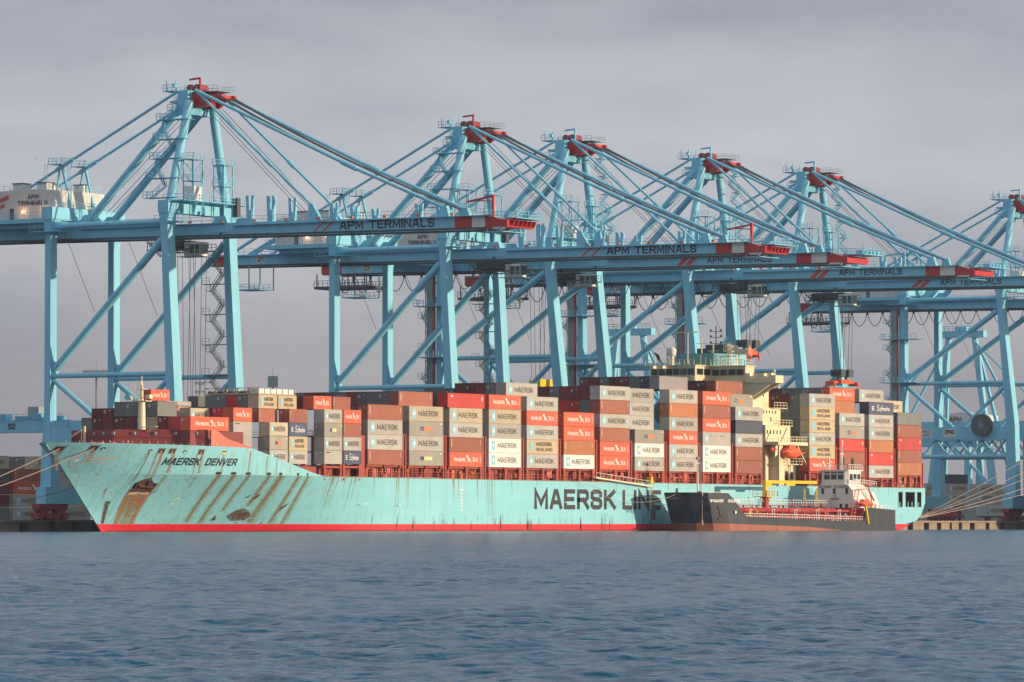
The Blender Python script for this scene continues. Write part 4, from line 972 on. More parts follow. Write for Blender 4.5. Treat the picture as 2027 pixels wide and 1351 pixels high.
def hb(u, z):
    su = stem_u(z); t = (u - su) / (25 - su)
    lv = lambda T: float(np.interp(T[0][0] + t * (25 - T[0][0]), T[0], T[1]))
    if z < 10.5:
        f = (max(z, 0) / 10.5) ** 1.15; return (1 - f) * lv(WLT) + f * lv(KNT)
    f = min(1, (z - 10.5) / 6.0); return (1 - f) * lv(KNT) + f * lv(TPT)
def ztop(u): return float(np.interp(u, [-81, -60, -38, -28, -18.5, -15, 0, 236], [16.1, 15.9, 15.5, 13.3, 11.1, 10.5, 10.45, 9.85]))
def hull_mat():
    m = bpy.data.materials.new('hull_blue_paint'); m.use_nodes = True; t = m.node_tree; b = t.nodes['Principled BSDF']; l = t.links.new
    b.inputs['Roughness'].default_value = 0.42
    tcn = N('ShaderNodeTexCoord', t); sepn = N('ShaderNodeSeparateXYZ', t); l(tcn.outputs['Object'], sepn.inputs[0])
    def noise(scale_vec, sc_, det=5.0, rough=.6):
        mpn = N('ShaderNodeMapping', t); mpn.inputs['Scale'].default_value = scale_vec; l(tcn.outputs['Object'], mpn.inputs[0])
        n = N('ShaderNodeTexNoise', t); n.inputs['Scale'].default_value = sc_; n.inputs['Detail'].default_value = det; n.inputs['Roughness'].default_value = rough; l(mpn.outputs[0], n.inputs['Vector']); return n.outputs['Fac']
    def rng(v, a, b_, c=0.0, d=1.0):
        r = N('ShaderNodeMapRange', t); r.inputs[1].default_value = a; r.inputs[2].default_value = b_; r.inputs[3].default_value = c; r.inputs[4].default_value = d; l(v, r.inputs[0]); return r.outputs[0]
    def math_(op, a, b_):
        n = N('ShaderNodeMath', t, operation=op)
        for i, v in enumerate((a, b_)):
            if isinstance(v, float): n.inputs[i].default_value = v
            else: l(v, n.inputs[i])
        return n.outputs[0]
    def mixc(f, c1, c2):
        n = N('ShaderNodeMixRGB', t)
        if isinstance(f, float): n.inputs[0].default_value = f
        else: l(f, n.inputs[0])
        for i, c in ((1, c1), (2, c2)):
            if isinstance(c, tuple): n.inputs[i].default_value = (*c, 1)
            else: l(c, n.inputs[i])
        return n.outputs[0]
    base = mixc(rng(noise((.12, .12, .5), 1.0), .3, .7), (0.22, 0.55, 0.645), (0.25, 0.59, 0.69))
    z = sepn.outputs['Z']; x = sepn.outputs['X']
    # thin run-down streaks, stronger near the sheer strake and in the bow
    s1 = rng(noise((1.6, 1.6, .035), 1.0, 4.0, .7), .57, .70)
    top = rng(z, 4.5, 10.5); bow = rng(x, -30.0, -120.0, .42, 1.0)
    s1 = math_('MULTIPLY', math_('MULTIPLY', s1, top), bow)
    base = mixc(math_('MULTIPLY', s1, .75), base, (0.30, 0.20, 0.06))
    s2 = rng(noise((.9, .9, .02), 1.0, 3.0, .6), .50, .72); base = mixc(math_('MULTIPLY', math_('MULTIPLY', s2, bow), .5), base, (0.17, 0.37, 0.27))
    # scuffs and growth just above the boot topping
    low = rng(z, 4.2, 1.5); s3 = rng(noise((.9, .9, .22), 1.0, 6.0, .7), .58, .66)
    base = mixc(math_('MULTIPLY', math_('MULTIPLY', s3, low), .8), base, (0.09, 0.08, 0.05))
    scf = math_('MULTIPLY', rng(noise((.16, .16, 3.2), 1.0, 7.0, .75), .64, .70), math_('MULTIPLY', rng(z, 5.2, 3.6), rng(z, 1.6, 2.4)))
    base = mixc(math_('MULTIPLY', scf, .55), base, (0.05, 0.10, 0.10))
    # plate seams
    seam = math_('LESS_THAN', math_('FRACT', math_('MULTIPLY', z, .42), 0.0), .02); base = mixc(math_('MULTIPLY', seam, .25), base, (0.10, 0.33, 0.34))
    l(base, b.inputs['Base Color'])
    n = N('ShaderNodeBump', t); n.inputs['Strength'].default_value = .5; n.inputs['Distance'].default_value = .05; l(noise((1.1, 1.1, .22), 1.0, 3.0), n.inputs['Height']); l(n.outputs[0], b.inputs['Normal'])
    return m
HULLM = hull_mat()
boot_m = mk('boot_topping_red', (0.62, 0.015, 0.03), 0.5, 0.15, 0.3, (0.06, 0.02, 0.02), 0.14, stretch=(1.5, 1.5, .3))
def streak_mat(name, col, dens=1.0):
    m = bpy.data.materials.new(name); m.use_nodes = True; t = m.node_tree; b = t.nodes['Principled BSDF']; l = t.links.new
    b.inputs['Base Color'].default_value = (*col, 1); b.inputs['Roughness'].default_value = .8
    at = N('ShaderNodeAttribute', t); at.attribute_name = 'fade'
    tcn = N('ShaderNodeTexCoord', t); mpn = N('ShaderNodeMapping', t); mpn.inputs['Scale'].default_value = (3.0, 3.0, .18); l(tcn.outputs['Object'], mpn.inputs[0])
    n = N('ShaderNodeTexNoise', t); n.inputs['Scale'].default_value = 1.0; n.inputs['Detail'].default_value = 6.0; n.inputs['Roughness'].default_value = .7; l(mpn.outputs[0], n.inputs['Vector'])
    r = N('ShaderNodeMapRange', t); r.inputs[1].default_value = .30; r.inputs[2].default_value = .62; l(n.outputs['Fac'], r.inputs[0])
    mu = N('ShaderNodeMath', t, operation='MULTIPLY'); l(at.outputs['Fac'], mu.inputs[0]); l(r.outputs[0], mu.inputs[1])
    m2 = N('ShaderNodeMath', t, operation='MULTIPLY'); m2.inputs[1].default_value = dens; m2.use_clamp = True; l(mu.outputs[0], m2.inputs[0])
    l(m2.outputs[0], b.inputs['Alpha']); return m
rust_s = streak_mat('rust_streak', (0.34, 0.15, 0.035), 1.1)
rust_p = streak_mat('rust_patch', (0.10, 0.035, 0.018), 1.9)
stain_s = streak_mat('green_brown_stain', (0.25, 0.26, 0.09), .9)
SO = (77.0, 16.1, 0.0)
ship = thing('container_ship', 'long light blue container ship with rusty bow and red waterline, laden with stacked containers', 'ship', SO)
def SP(name, mb, mat, par=None, smooth=False): return mb.build(name, mat, par or ship, SO, smooth)
def near_pt(u, z, off=0.0):
    w = 16.1 - hb(u, z); return (u, w - off, z)
# shell
ts = [0, .004, .01, .018, .028, .04, .055] + list(np.linspace(.075, 1, 46))
zl = [-1.5, 0, 1.42]; zu = [1.42, 3, 4.5, 6, 7.5, 9, 10.5]
def strip(zs, fold=False):
    m = MB()
    for side in (1, -1):
        g = []
        for t in ts:
            col = []
            for z in zs:
                su = stem_u(z); u = su + (25 - su) * t; h = hb(u, z); col.append((u, 16.1 - side * h, z))
            g.append(col)
        for i in range(len(g) - 1):
            for j in range(len(zs) - 1):
                q = [g[i][j], g[i + 1][j], g[i + 1][j + 1], g[i][j + 1]]
                if side < 0: q.reverse()
                m.add(q, [(0, 1, 2, 3)])
    return m
def merge(mb):     # weld shared corners so that smooth shading works
    d = {}; vs = []; mp_ = []
    for v in mb.v:
        k = (round(v[0], 3), round(v[1], 3), round(v[2], 3))
        if k not in d: d[k] = len(vs); vs.append(v)
        mp_.append(d[k])
    mb.f = [tuple(dict.fromkeys(mp_[i] for i in f)) for f in mb.f]; mb.f = [f for f in mb.f if len(f) > 2]; mb.v = vs; return mb
mid = MB()
cu = [25, 60, 100, 140, 180, 215, 219, 221.9, 223.9, 225.5, 230.1, 231.4, 233.4, 235.5]; cz = [1.42, 3.2, 5.4, 8.8]
def zbot(u): return float(np.interp(u, [0, 219, 223, 227.6, 231.4, 234, 235.2, 235.5], [-1.5, -1.5, 0, 1.35, 2.4, 3.8, 5.0, 6.4]))
HOLES = ((221.9, 223.9), (225.5, 230.1), (231.4, 233.4))
for side in (1, -1):
    for a, b in zip(cu, cu[1:]):
        zs = [None] + cz + [None]
        for j in range(len(zs) - 1):
            if side == 1 and (a, b) in HOLES and zs[j] == 5.4: continue
            def zz(u, k):
                if zs[k] is None: return (1.42 if k == 0 else ztop(u))
                return max(zs[k], zbot(u)) if k < 3 else max(zs[k], zbot(u))
            q = [(a, zz(a, j)), (b, zz(b, j)), (b, zz(b, j + 1)), (a, zz(a, j + 1))]
            if j == 0: continue
            q3 = [(p[0], 0 if side == 1 else 32.2, p[1]) for p in q]
            if side < 0: q3.reverse()
            mid.add(q3, [(0, 1, 2, 3)])
# curved counter edge of the stern side
uu = list(np.linspace(219, 235.5, 18))
upper = strip(zu); upper.v += []; 
shell = MB(); shell.add(upper.v, upper.f); SP('hull', merge(shell), HULLM, smooth=True)
fc = MB()      # forecastle side above the knuckle
for side in (1, -1):
    g = []
    for t in ts:
        u0 = stem_u(10.5) + (25 - stem_u(10.5)) * t; zt = 13.0
        for _ in range(6): zt = ztop(stem_u(zt) + (25 - stem_u(zt)) * t)
        col = []
        for k in range(4):
            z = 10.5 + (zt - 10.5) * k / 3 if zt > 10.5 else 10.5 - .0001 * k; su = stem_u(max(z, 10.5)); u = su + (25 - su) * t; col.append((u, 16.1 - side * hb(u, max(z, 10.5)), z if u > -15 or True else z))
        g.append(col)
    for i in range(len(g) - 1):
        if g[i + 1][3][2] <= 10.52 and g[i][3][2] <= 10.52: continue
        for j in range(3):
            q = [g[i][j], g[i + 1][j], g[i + 1][j + 1], g[i][j + 1]]
            if side < 0: q.reverse()
            fc.add(q, [(0, 1, 2, 3)])
SP('forecastle_side', merge(fc), HULLM, smooth=True)
SP('hull_side', merge(mid), HULLM)
bt = strip([-1.5, 0, 1.42])
for side in (1, -1):
    us = [25, 60, 100, 140, 180, 215, 219, 221, 223, 225, 226.4, 227.8]
    for a, b in zip(us, us[1:]):
        q = [(a, 0 if side == 1 else 32.2, min(zbot(a), 1.42)), (b, 0 if side == 1 else 32.2, min(zbot(b), 1.42)), (b, 0 if side == 1 else 32.2, 1.42), (a, 0 if side == 1 else 32.2, 1.42)]
        if side < 0: q.reverse()
        bt.add(q, [(0, 1, 2, 3)])
SP('boot_topping', merge(bt), boot_m, smooth=False)
# counter underside and transom
m = MB(); us = [219, 221, 223, 225, 227.8]
for a, b in zip(us, us[1:]): m.add([(a, 0, zbot(a)), (a, 32.2, zbot(a)), (b, 32.2, zbot(b)), (b, 0, zbot(b))], [(0, 1, 2, 3)])
SP('counter_underside', m, boot_m)
m = MB(); us = [227.8, 229.5, 231.4, 233, 234, 234.8, 235.2, 235.5]
for a, b in zip(us, us[1:]): m.add([(a, 0, zbot(a)), (a, 32.2, zbot(a)), (b, 32.2, zbot(b)), (b, 0, zbot(b))], [(0, 1, 2, 3)])
m.add([(235.5, 0, 6.4), (235.5, 32.2, 6.4), (235.5, 32.2, ztop(235.5)), (235.5, 0, ztop(235.5))], [(0, 1, 2, 3)])
SP('transom', m, HULLM)
for a, b in HOLES:
    m = MB().add([(a, 3, 5.4), (b, 3, 5.4), (b, 3, 8.8), (a, 3, 8.8), (a, 0, 5.4), (b, 0, 5.4), (b, 0, 8.8), (a, 0, 8.8)], [(0, 1, 2, 3), (0, 4, 5, 1), (3, 2, 6, 7), (0, 3, 7, 4), (1, 5, 6, 2)])
    o = SP('mooring_recess', m, mk('recess_brown', (0.10, 0.055, 0.04), 0.8, .3, .8))
    m = MB()
    for k in (a + .3, (a + b) / 2, b - .3): m.tube((k, .6, 5.4), (k, .6, 6.5), .16, 8)
    if b - a > 3: m.box(a + 1.6, a + 3.0, 1.6, 1.9, 6.4, 7.6)
    m.build('fairlead', HULLM, o, SO)
    m = MB().box(a - .12, a, -.05, .02, 5.3, 8.9).box(b, b + .12, -.05, .02, 5.3, 8.9).box(a, b, -.05, .02, 5.28, 5.4).box(a, b, -.05, .02, 8.8, 8.92)
    m.build('recess_rim', mk('recess_rim_paint', (.18, .30, .28), .5), o, SO)
# decks
m = MB(); m.box(25, 235.4, .1, 32.1, 9.3, 9.75)
pts = [(u, 16.1 - hb(u, 9.3) + .25) for u in np.linspace(-40, 24.99, 20)] + [(u, 16.1 + hb(u, 9.3) - .25) for u in np.linspace(24.99, -40, 20)]
m.prism(pts, 'z', 9.3, 9.749)
SP('main_deck', m, hull_red)
m = MB(); pts = []
for u in np.linspace(-77.4, -38, 24): pts.append((u, 16.1 - hb(u, 14.4) + .25))
for u in np.linspace(-38, -77.4, 24): pts.append((u, 16.1 + hb(u, 14.4) - .25))
m.prism(pts, 'z', 14.4, 14.7); SP('forecastle_deck', m, hull_red)
# sheer rail on the hull edge
m = MB()
for a, b in zip(np.linspace(-15, 235, 51), np.linspace(-15, 235, 51)[1:]): m.add([(a, -.03, ztop(a) - .12), (b, -.03, ztop(b) - .12), (b, -.03, ztop(b) + .05), (a, -.03, ztop(a) + .05), (a, .25, ztop(a) + .05), (b, .25, ztop(b) + .05)], [(0, 1, 2, 3), (3, 2, 5, 4)])
SP('sheer_rail', m, mk('rusty_edge', (0.20, 0.16, 0.09), .7, .4, 1.0))
# breakwater
BW = ((-48.8, 2.9), (-59.6, 16.1), (-56.0, 28.6)); bwm = mk('breakwater_shaded_red', (0.20, 0.035, 0.035), .6, .12, .3)  # wall redder-dark than its sunlit wing: its shade is mixed into the colour
m = MB()
for (ua, wa), (ub, wb) in zip(BW, BW[1:]):
    m.add([(ua, wa, 14.5), (ub, wb, 14.5), (ub, wb, 18.75), (ua, wa, 18.75), (ua + .3, wa, 14.5), (ub + .3, wb, 14.5), (ub + .3, wb, 18.75), (ua + .3, wa, 18.75)], [(0, 3, 2, 1), (4, 5, 6, 7), (3, 7, 6, 2), (0, 1, 5, 4), (0, 4, 7, 3), (1, 2, 6, 5)])
    m.add([(ua - .25, wa, 17.35), (ub - .25, wb, 17.35), (ub - .25, wb, 17.5), (ua - .25, wa, 17.5), (ua, wa, 17.35), (ub, wb, 17.35), (ub, wb, 17.5), (ua, wa, 17.5)], [(0, 3, 2, 1), (3, 7, 6, 2), (0, 1, 5, 4)])
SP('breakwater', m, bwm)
for k in range(9): f = (k + .5) / 9; a, b = (BW[0], BW[1]) if f < .5 else (BW[1], BW[2]); g = f * 2 % 1; u_ = a[0] + (b[0] - a[0]) * g; w_ = a[1] + (b[1] - a[1]) * g; MB().box(u_ - .32, u_ - .02, w_ - .28, w_ + .28, 17.8, 18.3).build('breakwater_light', steel_grey, ship, SO)
pf = [(-48.7, 18.75), (-47.4, 18.7), (-46.6, 18.4), (-45.5, 17.7), (-44.2, 17.1), (-41, 16.4), (-37.0, 15.55)]
for sg in (1, -1):
    m = MB()
    for (ua, za), (ub, zb_) in zip(pf, pf[1:]):
        wa, wb = 16.1 - sg * (hb(ua, 15.3) - .35), 16.1 - sg * (hb(ub, 15.3) - .35)
        m.add([(ua, wa, 14.6), (ub, wb, 14.6), (ub, wb, zb_), (ua, wa, za), (ua, wa + .2 * sg, 14.6), (ub, wb + .2 * sg, 14.6), (ub, wb + .2 * sg, zb_), (ua, wa + .2 * sg, za)], [(0, 1, 2, 3), (7, 6, 5, 4), (3, 2, 6, 7)])
    SP('breakwater_wing', m, breakw)
# deck gear at the bow
for w, u, r in ((26.0, -60, .8), (24.0, -61, .8), (18.5, -63, 1.0), (16.5, -63, 1.0), (13.0, -64, .9)):
    m = MB().tube((u, w - .5, 15.4), (u, w + .5, 15.4), r, 16).box(u - .9, u + .9, w - .8, w + .8, 14.7, 15.2); SP('mooring_winch', m, orange)
m = MB()
for k in range(24):
    u = -79 + k * 1.75; a = near_pt(min(u, -38), 15.6)
    m.bar((a[0], a[1] + .3, 15.6), (a[0], a[1] + .3, 16.5 if k < 12 else 16.2), .05)
SP('bow_handrail', m, white_p)
m = MB().box(-60.1, -59.8, 22.4, 22.7, 14.7, 19.4).bar((-60, 22.5, 19.0), (-61.0, 25.0, 17.4), .16)
for k in range(8): m.bar((-60.2, 22.2, 15 + k * .55), (-60.2, 23.1, 15 + k * .55), .06)
m.bar((-60.2, 23.1, 14.7), (-60.2, 23.1, 19.4), .08)
SP('deck_ladder_post', m, cream)
# foremast
m = MB().tube((-55.4, 12.9, 14.7), (-55.4, 12.9, 24.0), .82, 16, .62).tube((-55.4, 12.9, 24.0), (-55.4, 12.9, 27.3), .36, 10, .22).tube((-55.4, 12.9, 27.3), (-55.4, 12.9, 28.6), .10, 6)
fm = SP('foremast', m, cream, smooth=False)
m = MB().box(-52.4, -50.6, 14.4, 17.6, 24.2, 24.35).box(-52.2, -50.8, 15.2, 16.8, 26.4, 26.5)
for z, h in ((24.35, 3.4), (26.5, 1.6)): m.rail((-52.4, 16 - h / 2, z), (-52.4, 16 + h / 2, z), .9, .8, .06)
m.bar((-52.6, 16, 24.9), (-52.6, 13.2, 24.9), .12).box(-53.2, -52.2, 13.0, 13.8, 24.7, 25.4).box(-53.0, -52.3, 17.4, 17.9, 24.5, 25.2).tube((-52.6, 15.4, 27.3), (-52.6, 15.4, 27.9), .25, 8)
m.bar((-52, 14.4, 18.7), (-52, 12.6, 19.5), .12).box(-52.4, -51.6, 12.2, 14.9, 19.5, 19.6)
m.v = [(a - 3.9, b - 3.1, c - .3) for a, b, c in m.v]
m.build('mast_platform', cream, fm, SO)
MB().tube((-57.3, 14.8, 24.7), (-56.1, 14.8, 24.7), .62, 14, .2).build('fog_horn', crane_blue_b, fm, SO)
m = MB()
for k in range(14): m.bar((-52.35, 15.7, 15 + k * .65), (-52.35, 16.3, 15 + k * .65), .05)
m.v = [(a - 3.9, b - 3.1, c - .3) for a, b, c in m.v]
m.build('mast_ladder', cream, fm, SO)

# lettering, emblem and marks mapped on the shell
def map_side(name, quads, u0, z0, mat, off=.06, w=None):
    m = MB()
    for a, i in quads:
        P4 = [(u0 + p[0], z0 + p[1]) for p in a]
        for r in range(3):        # split each stroke so it follows the shell
            f0, f1 = r / 3, (r + 1) / 3
            L0 = [P4[0][k] + (P4[3][k] - P4[0][k]) * f0 for k in (0, 1)]; L1 = [P4[0][k] + (P4[3][k] - P4[0][k]) * f1 for k in (0, 1)]
            R0 = [P4[1][k] + (P4[2][k] - P4[1][k]) * f0 for k in (0, 1)]; R1 = [P4[1][k] + (P4[2][k] - P4[1][k]) * f1 for k in (0, 1)]
            m.add([near_pt(p[0], p[1], off + .006 * i) for p in (L0, R0, R1, L1)], [(0, 1, 2, 3)])
    return SP(name, m, mat)
q, _ = text_quads('MAERSK', 1.35, .21, 8.2, .17, .28); map_side('name_lettering', q, -59.3, 12.15, black_t, .07)
q, _ = text_quads('DENVER', 1.35, .21, 7.9, .17, .28); map_side('name_lettering', q, -49.6, 12.15, black_t, .07)
for s, a, b in (('MAERSK', 61.0, 93.4), ('LINE', 96.2, 112.3)):
    m = MB(); put_text(m, s, 4.15, side_fn(a, -.02, 4.42, .006), .22, width=b - a, gap=.13); SP('line_lettering', m, grey_t)
def patch(name, outline, mat, off=.05, fade=None, n=None):
    m = MB(); c = (sum(p[0] for p in outline) / len(outline), sum(p[1] for p in outline) / len(outline))
    P = [c] + outline; m.add([near_pt(p[0], p[1], off) for p in P], [(0, k + 1, (k + 1) % len(outline) + 1) for k in range(len(outline))])
    o = SP(name, m, mat)
    if fade is not None:
        at = o.data.attributes.new('fade', 'FLOAT', 'POINT'); at.data.foreach_set('value', [1.0] + [fade] * len(outline))
    return o
for z, ul, ur in ((13.55, -73.6, -67.9), (13.05, -73.4, -68.7), (12.55, -73.2, -69.5)):
    m = MB(); us = np.linspace(ul, ur, 8)
    for a, b in zip(us, us[1:]): m.add([near_pt(a, z, .06), near_pt(b, z, .06), near_pt(b, z + .16, .06), near_pt(a, z + .16, .06)], [(0, 1, 2, 3)])
    SP('bow_stripe', m, rope_m)
SH = [(-75.9, 13.9), (-74.2, 13.9), (-73.9, 12.6), (-74.2, 11.9), (-74.6, 11.4), (-75.2, 12.0), (-75.7, 12.8)]
em_c = (-74.95, 12.9)
q = [([(p.x, p.y) for p in a], 0) for a in ribbon(SH + [SH[0]], .12)]; map_side('bow_emblem', q, .6, 0, rope_m, .07)
o = patch('bow_emblem_star', [(p[0] + .7, p[1]) for p in star(-75.0, 12.95, .62, .2)], white_t, .08)
# openings in the bow plating: flat dark patches, the shade inside is their colour
def opening(u, z, a, b, rim=True):
    o = patch('hawse_opening', [(u + a * math.cos(t) * (1.15 if abs(math.cos(t)) > .5 and rim else 1), z + b * math.sin(t)) for t in np.linspace(0, 2 * math.pi, 13)[:-1]], deck_dark, .07)
for u, z in ((-77.9, 14.95), (-73.4, 15.1), (-60.6, 14.7), (-58.2, 14.7), (-51.4, 14.6)): 
    m = MB(); rect = [(u - .55, z - .38), (u + .55, z - .38), (u + .62, z + .38), (u - .48, z + .38)]
    m.add([near_pt(p[0], p[1], .07) for p in rect], [(0, 1, 2, 3)]); SP('hawse_opening', m, deck_dark)
    q = [([(p.x, p.y) for p in a], 0) for a in ribbon([(u - .7, z - .5), (u + .7, z - .5), (u + .78, z + .5), (u - .62, z + .5), (u - .7, z - .5)], .09)]; map_side('hawse_rim', q, 0, 0, mk('rusty_edge', (0.2, .16, .09)), .075)
    patch('hawse_roller', [(u - .2, z - .35), (u + .2, z - .35), (u + .25, z + .1), (u - .15, z + .1)], breakw, .08)
for u, z in ((-71.8, 15.0), (-62.9, 14.75), (-55.3, 14.65)): opening(u, z, .34, .26); patch('hawse_roller', [(u - .15, z - .22), (u + .2, z - .22), (u + .15, z + .02), (u - .1, z + .02)], white_t, .08)
patch('pilot_light_box', [(-46.2, 14.3), (-45.1, 14.3), (-45.0, 14.6), (-46.1, 14.6)], yellow, .08); patch('hawse_opening', [(-46.0, 14.65), (-45.0, 14.65), (-44.9, 14.85), (-45.9, 14.85)], deck_dark, .08)
SCU = [-45.6, -41.8, -37.9, -32.1, -28.6, -23.2, -20.2]
for u, a in zip(SCU, (.75, .75, .75, .7, .5, .35, .22)):
    patch('scupper', [(u + a * math.copysign(min(1, abs(math.cos(t)) ** .6), math.cos(t)), 10.78 + .26 * math.sin(t)) for t in np.linspace(0, 2 * math.pi, 13)[:-1]], deck_dark, .07)
def streak(u, z0, z1, w0, w1, mat, lean=0.0, f0=1.0, f1=.55, name='rust_streak'):
    m = MB(); fa = []; n = 9
    for k in range(n + 1):
        f = k / n; z = z0 + (z1 - z0) * f; c = u + lean * f; wd = (w0 + (w1 - w0) * f) / 2
        for s in (-1, 0, 1): m.v.append(near_pt(c + s * wd, z, .045)); fa.append((f0 + (f1 - f0) * f) if s == 0 else 0.0)
    for k in range(n):
        for s in (0, 1): m.f.append((3 * k + s, 3 * k + s + 1, 3 * k + 3 + s + 1, 3 * k + 3 + s))
    o = SP(name, m, mat); at = o.data.attributes.new('fade', 'FLOAT', 'POINT'); at.data.foreach_set('value', fa)
for u, w, zb_, ln in zip(SCU, (.9, .9, .7, .9, 1.5, .9, .8), (2.0, 1.8, 4.0, 5.0, 1.8, 1.6, 1.5), (1.2, 1.0, .6, .4, .3, .2, .2)):
    streak(u + .3, 10.5, zb_, w * .9, w * 1.3, rust_s, ln, 1.3, .75); streak(u + .5, 10.5, zb_ - .3, w * 2.4, w * 3.0, stain_s, ln, .9, .6, 'stain_streak')
for u, z0, z1, w, ln in ((-73.0, 14.5, 12.6, 1.0, .4), (-77.4, 14.5, 11.0, .9, .6), (-60.2, 14.2, 8.0, .8, .8), (-57.6, 14.2, 7.0, 1.0, .9), (-61.2, 14.2, 9.5, .6, .6), (-50.9, 14.1, 8.2, .9, .9), (-52.2, 14.1, 9.0, .5, .9), (-45.4, 14.2, 10.9, .7, .4), (-62.9, 14.3, 9.0, .4, .3), (-38, 14.9, 10.6, .6, 0), (-33, 14.0, 10.6, .6, 0), (-30, 13.5, 10.6, .5, 0)):
    streak(u, z0, z1, w, w * 1.4, rust_s, ln, 1.0, .35)
random.seed(11)
for k in range(34):
    u = random.uniform(-17, 45) if k < 24 else random.uniform(45, 234); ln = random.uniform(3, 8.5) if k < 24 else random.uniform(1, 2.8)
    streak(u, ztop(u) - .1, ztop(u) - ln, random.uniform(.3, .7), random.uniform(.2, .8), rust_s if k % 2 else stain_s, .2, .95, .1, 'rust_streak' if k % 2 else 'stain_streak')
for k in range(30):
    u = random.uniform(8, 122); streak(u, random.uniform(2.2, 3.9), .4, random.uniform(.25, .6), random.uniform(.3, .9), rust_p if k % 2 else rust_s, 0, .25, 1.1)
# rusted anchor pocket with the wide stain below it, and worn patches
anc = [(-62.0, 7.3), (-61.6, 9.1), (-60.9, 9.5), (-59.7, 9.9), (-58.6, 9.1), (-57.2, 8.6), (-57.4, 7.1), (-59.8, 6.9)]
patch('anchor_pocket', anc, mk('anchor_rust', (0.10, 0.042, 0.03), .9, .45, 1.2), .06)
m = MB().tube(near_pt(-61.2, 8.4, .3), near_pt(-58.0, 8.1, .3), .32, 8).tube(near_pt(-59.4, 8.2, .35), near_pt(-59.6, 9.3, .2), .25, 8).frus((near_pt(-61.4, 8, .3)), (.5, .5), near_pt(-61.7, 9.0, .3), (.2, .2)).frus((near_pt(-58.0, 7.8, .3)), (.5, .5), near_pt(-57.7, 8.8, .3), (.2, .2))
SP('anchor', m, mk('anchor_rust_dark', (0.07, 0.03, 0.025), .9, .3, 1.0))
m = MB().box(-.01, .01, -.01, .01, 0, .01); 
streak(-61.6, 7.6, 1.45, 1.6, 1.3, rust_s, .8, 1.6, 1.3); streak(-57.9, 7.6, 1.45, 2.2, 1.5, rust_s, .6, 1.4, 1.1); streak(-59.8, 7.0, 2.6, 4.2, 2.2, rust_s, .6, 1.5, .3); streak(-59.6, 7.0, 1.45, 5.2, 5.6, stain_s, .8, 1.0, 1.0, 'stain_streak')
patch('mud_ledge', [(-61.7, 6.75), (-57.6, 6.85), (-57.8, 7.25), (-59, 7.1), (-60, 7.3), (-61.5, 7.15)], CONT['tan'], .07)
for o_ in (([(-36, 2.9), (-34.6, 4.0), (-33, 4.4), (-31, 3.9), (-29.5, 3.0), (-30.5, 2.1), (-34, 2.0)]), ([(-39.4, 2.0), (-38.6, 3.2), (-37.9, 2.1)]), ([(-32.6, 5.3), (-31.4, 6.4), (-31.2, 7.2), (-32.2, 6.8)]), ([(-34.8, 6.2), (-33.6, 7.3), (-33.9, 6.3)]), ([(-24.0, 3.2), (-22.3, 4.6), (-21.8, 5.6), (-23.4, 4.6)])):
    patch('rust_patch', [(p[0] + 1.0, p[1]) for p in o_], rust_p, .05, .4)
streak(-64.6, 5.6, 1.5, 1.4, .9, rust_p, .9, 1.0, .8); streak(-66.4, 7.9, 5.6, .7, .3, rust_s, .6, 1.3, .1)
# draught marks, load arrow and small marks
m = MB()
for k in range(7): m.box(33.2, 33.9, -.03, -.01, 4.2 + .62 * k, 4.45 + .62 * k)
m.box(33.4, 33.5, -.03, -.01, 3.4, 8.2).box(32.7, 34.6, -.03, -.01, 8.2, 8.3); SP('draught_mark', m, white_t)
for u, z in ((-1.0, 5.2), (11, 5.0), (73, 5.8)): m = MB().box(u, u + .8, -.03, -.01, z, z + .14); SP('hull_mark', m, white_t)
q = [([(p.x, p.y) for p in a], 0) for a in ribbon([(math.cos(t) * .7, math.sin(t) * .55) for t in np.linspace(0, 2 * math.pi, 15)], .13)]; map_side('bulb_mark', q, -50.3, 5.6, white_t, .06)
q = [([(p.x, p.y) for p in a], 0) for a in ribbon([(0, 0), (1.0, 0), (1.6, .5), (1.6, -.4), (1.0, .0), (.8, .6)], .12)]; map_side('bulb_mark', q, -59.6, 5.4, red_stripe, .06)
# hatch coamings, pedestals and lashing bridges along the deck
def coaming(u0, u1, zt):
    m = MB(); m.box(u0, u1, 1.5, 30.7, 9.75, zt - .45).box(u0, u1, .35, 31.8, zt - .42, zt - .05)
    return SP('hatch_coaming', m, hatch_red)
random.seed(5)
for b, (u, z) in enumerate(zip(BAYU, BAYZ)):
    coaming(u, u + 12.19, z)
    for e in (0, .5, 1):
        x = u + 12.19 * e - (.7 if e == 1 else 0); m = MB().box(x, x + .7, .05 if x > 30 else .5, .9, 9.75, z - .04).box(x - .2, x + .9, .02 if x > 30 else .6, 1.0, 9.75, 10.6).frus((x + .35, .6, z - .6), (.7, .8), (x + .35, .5, z - .04), (1.5, 1.0)); SP('pedestal', m, hull_red)
    m = MB()
    for k in range(10):
        x = u + 1 + random.random() * 10.4
        if k % 3 == 0: m.box(x, x + random.uniform(.5, 1.3), .5, 1.4, 10.4 + random.random(), 11.4 + random.random() * .9)
        elif k % 3 == 1: m.bar((x, .4, 9.75), (x, .4, z - .5), .18)
        else: m.bar((x, .5, 9.9), (x + random.uniform(-.8, .8), .7, z - .5), .12)
    m.rail((u - 2, .2, ztop(u)), (u + 12.3, .2, ztop(u)), 1.1, 1.5, .05)
    SP('deck_fittings', m, hull_red if b % 2 else breakw)
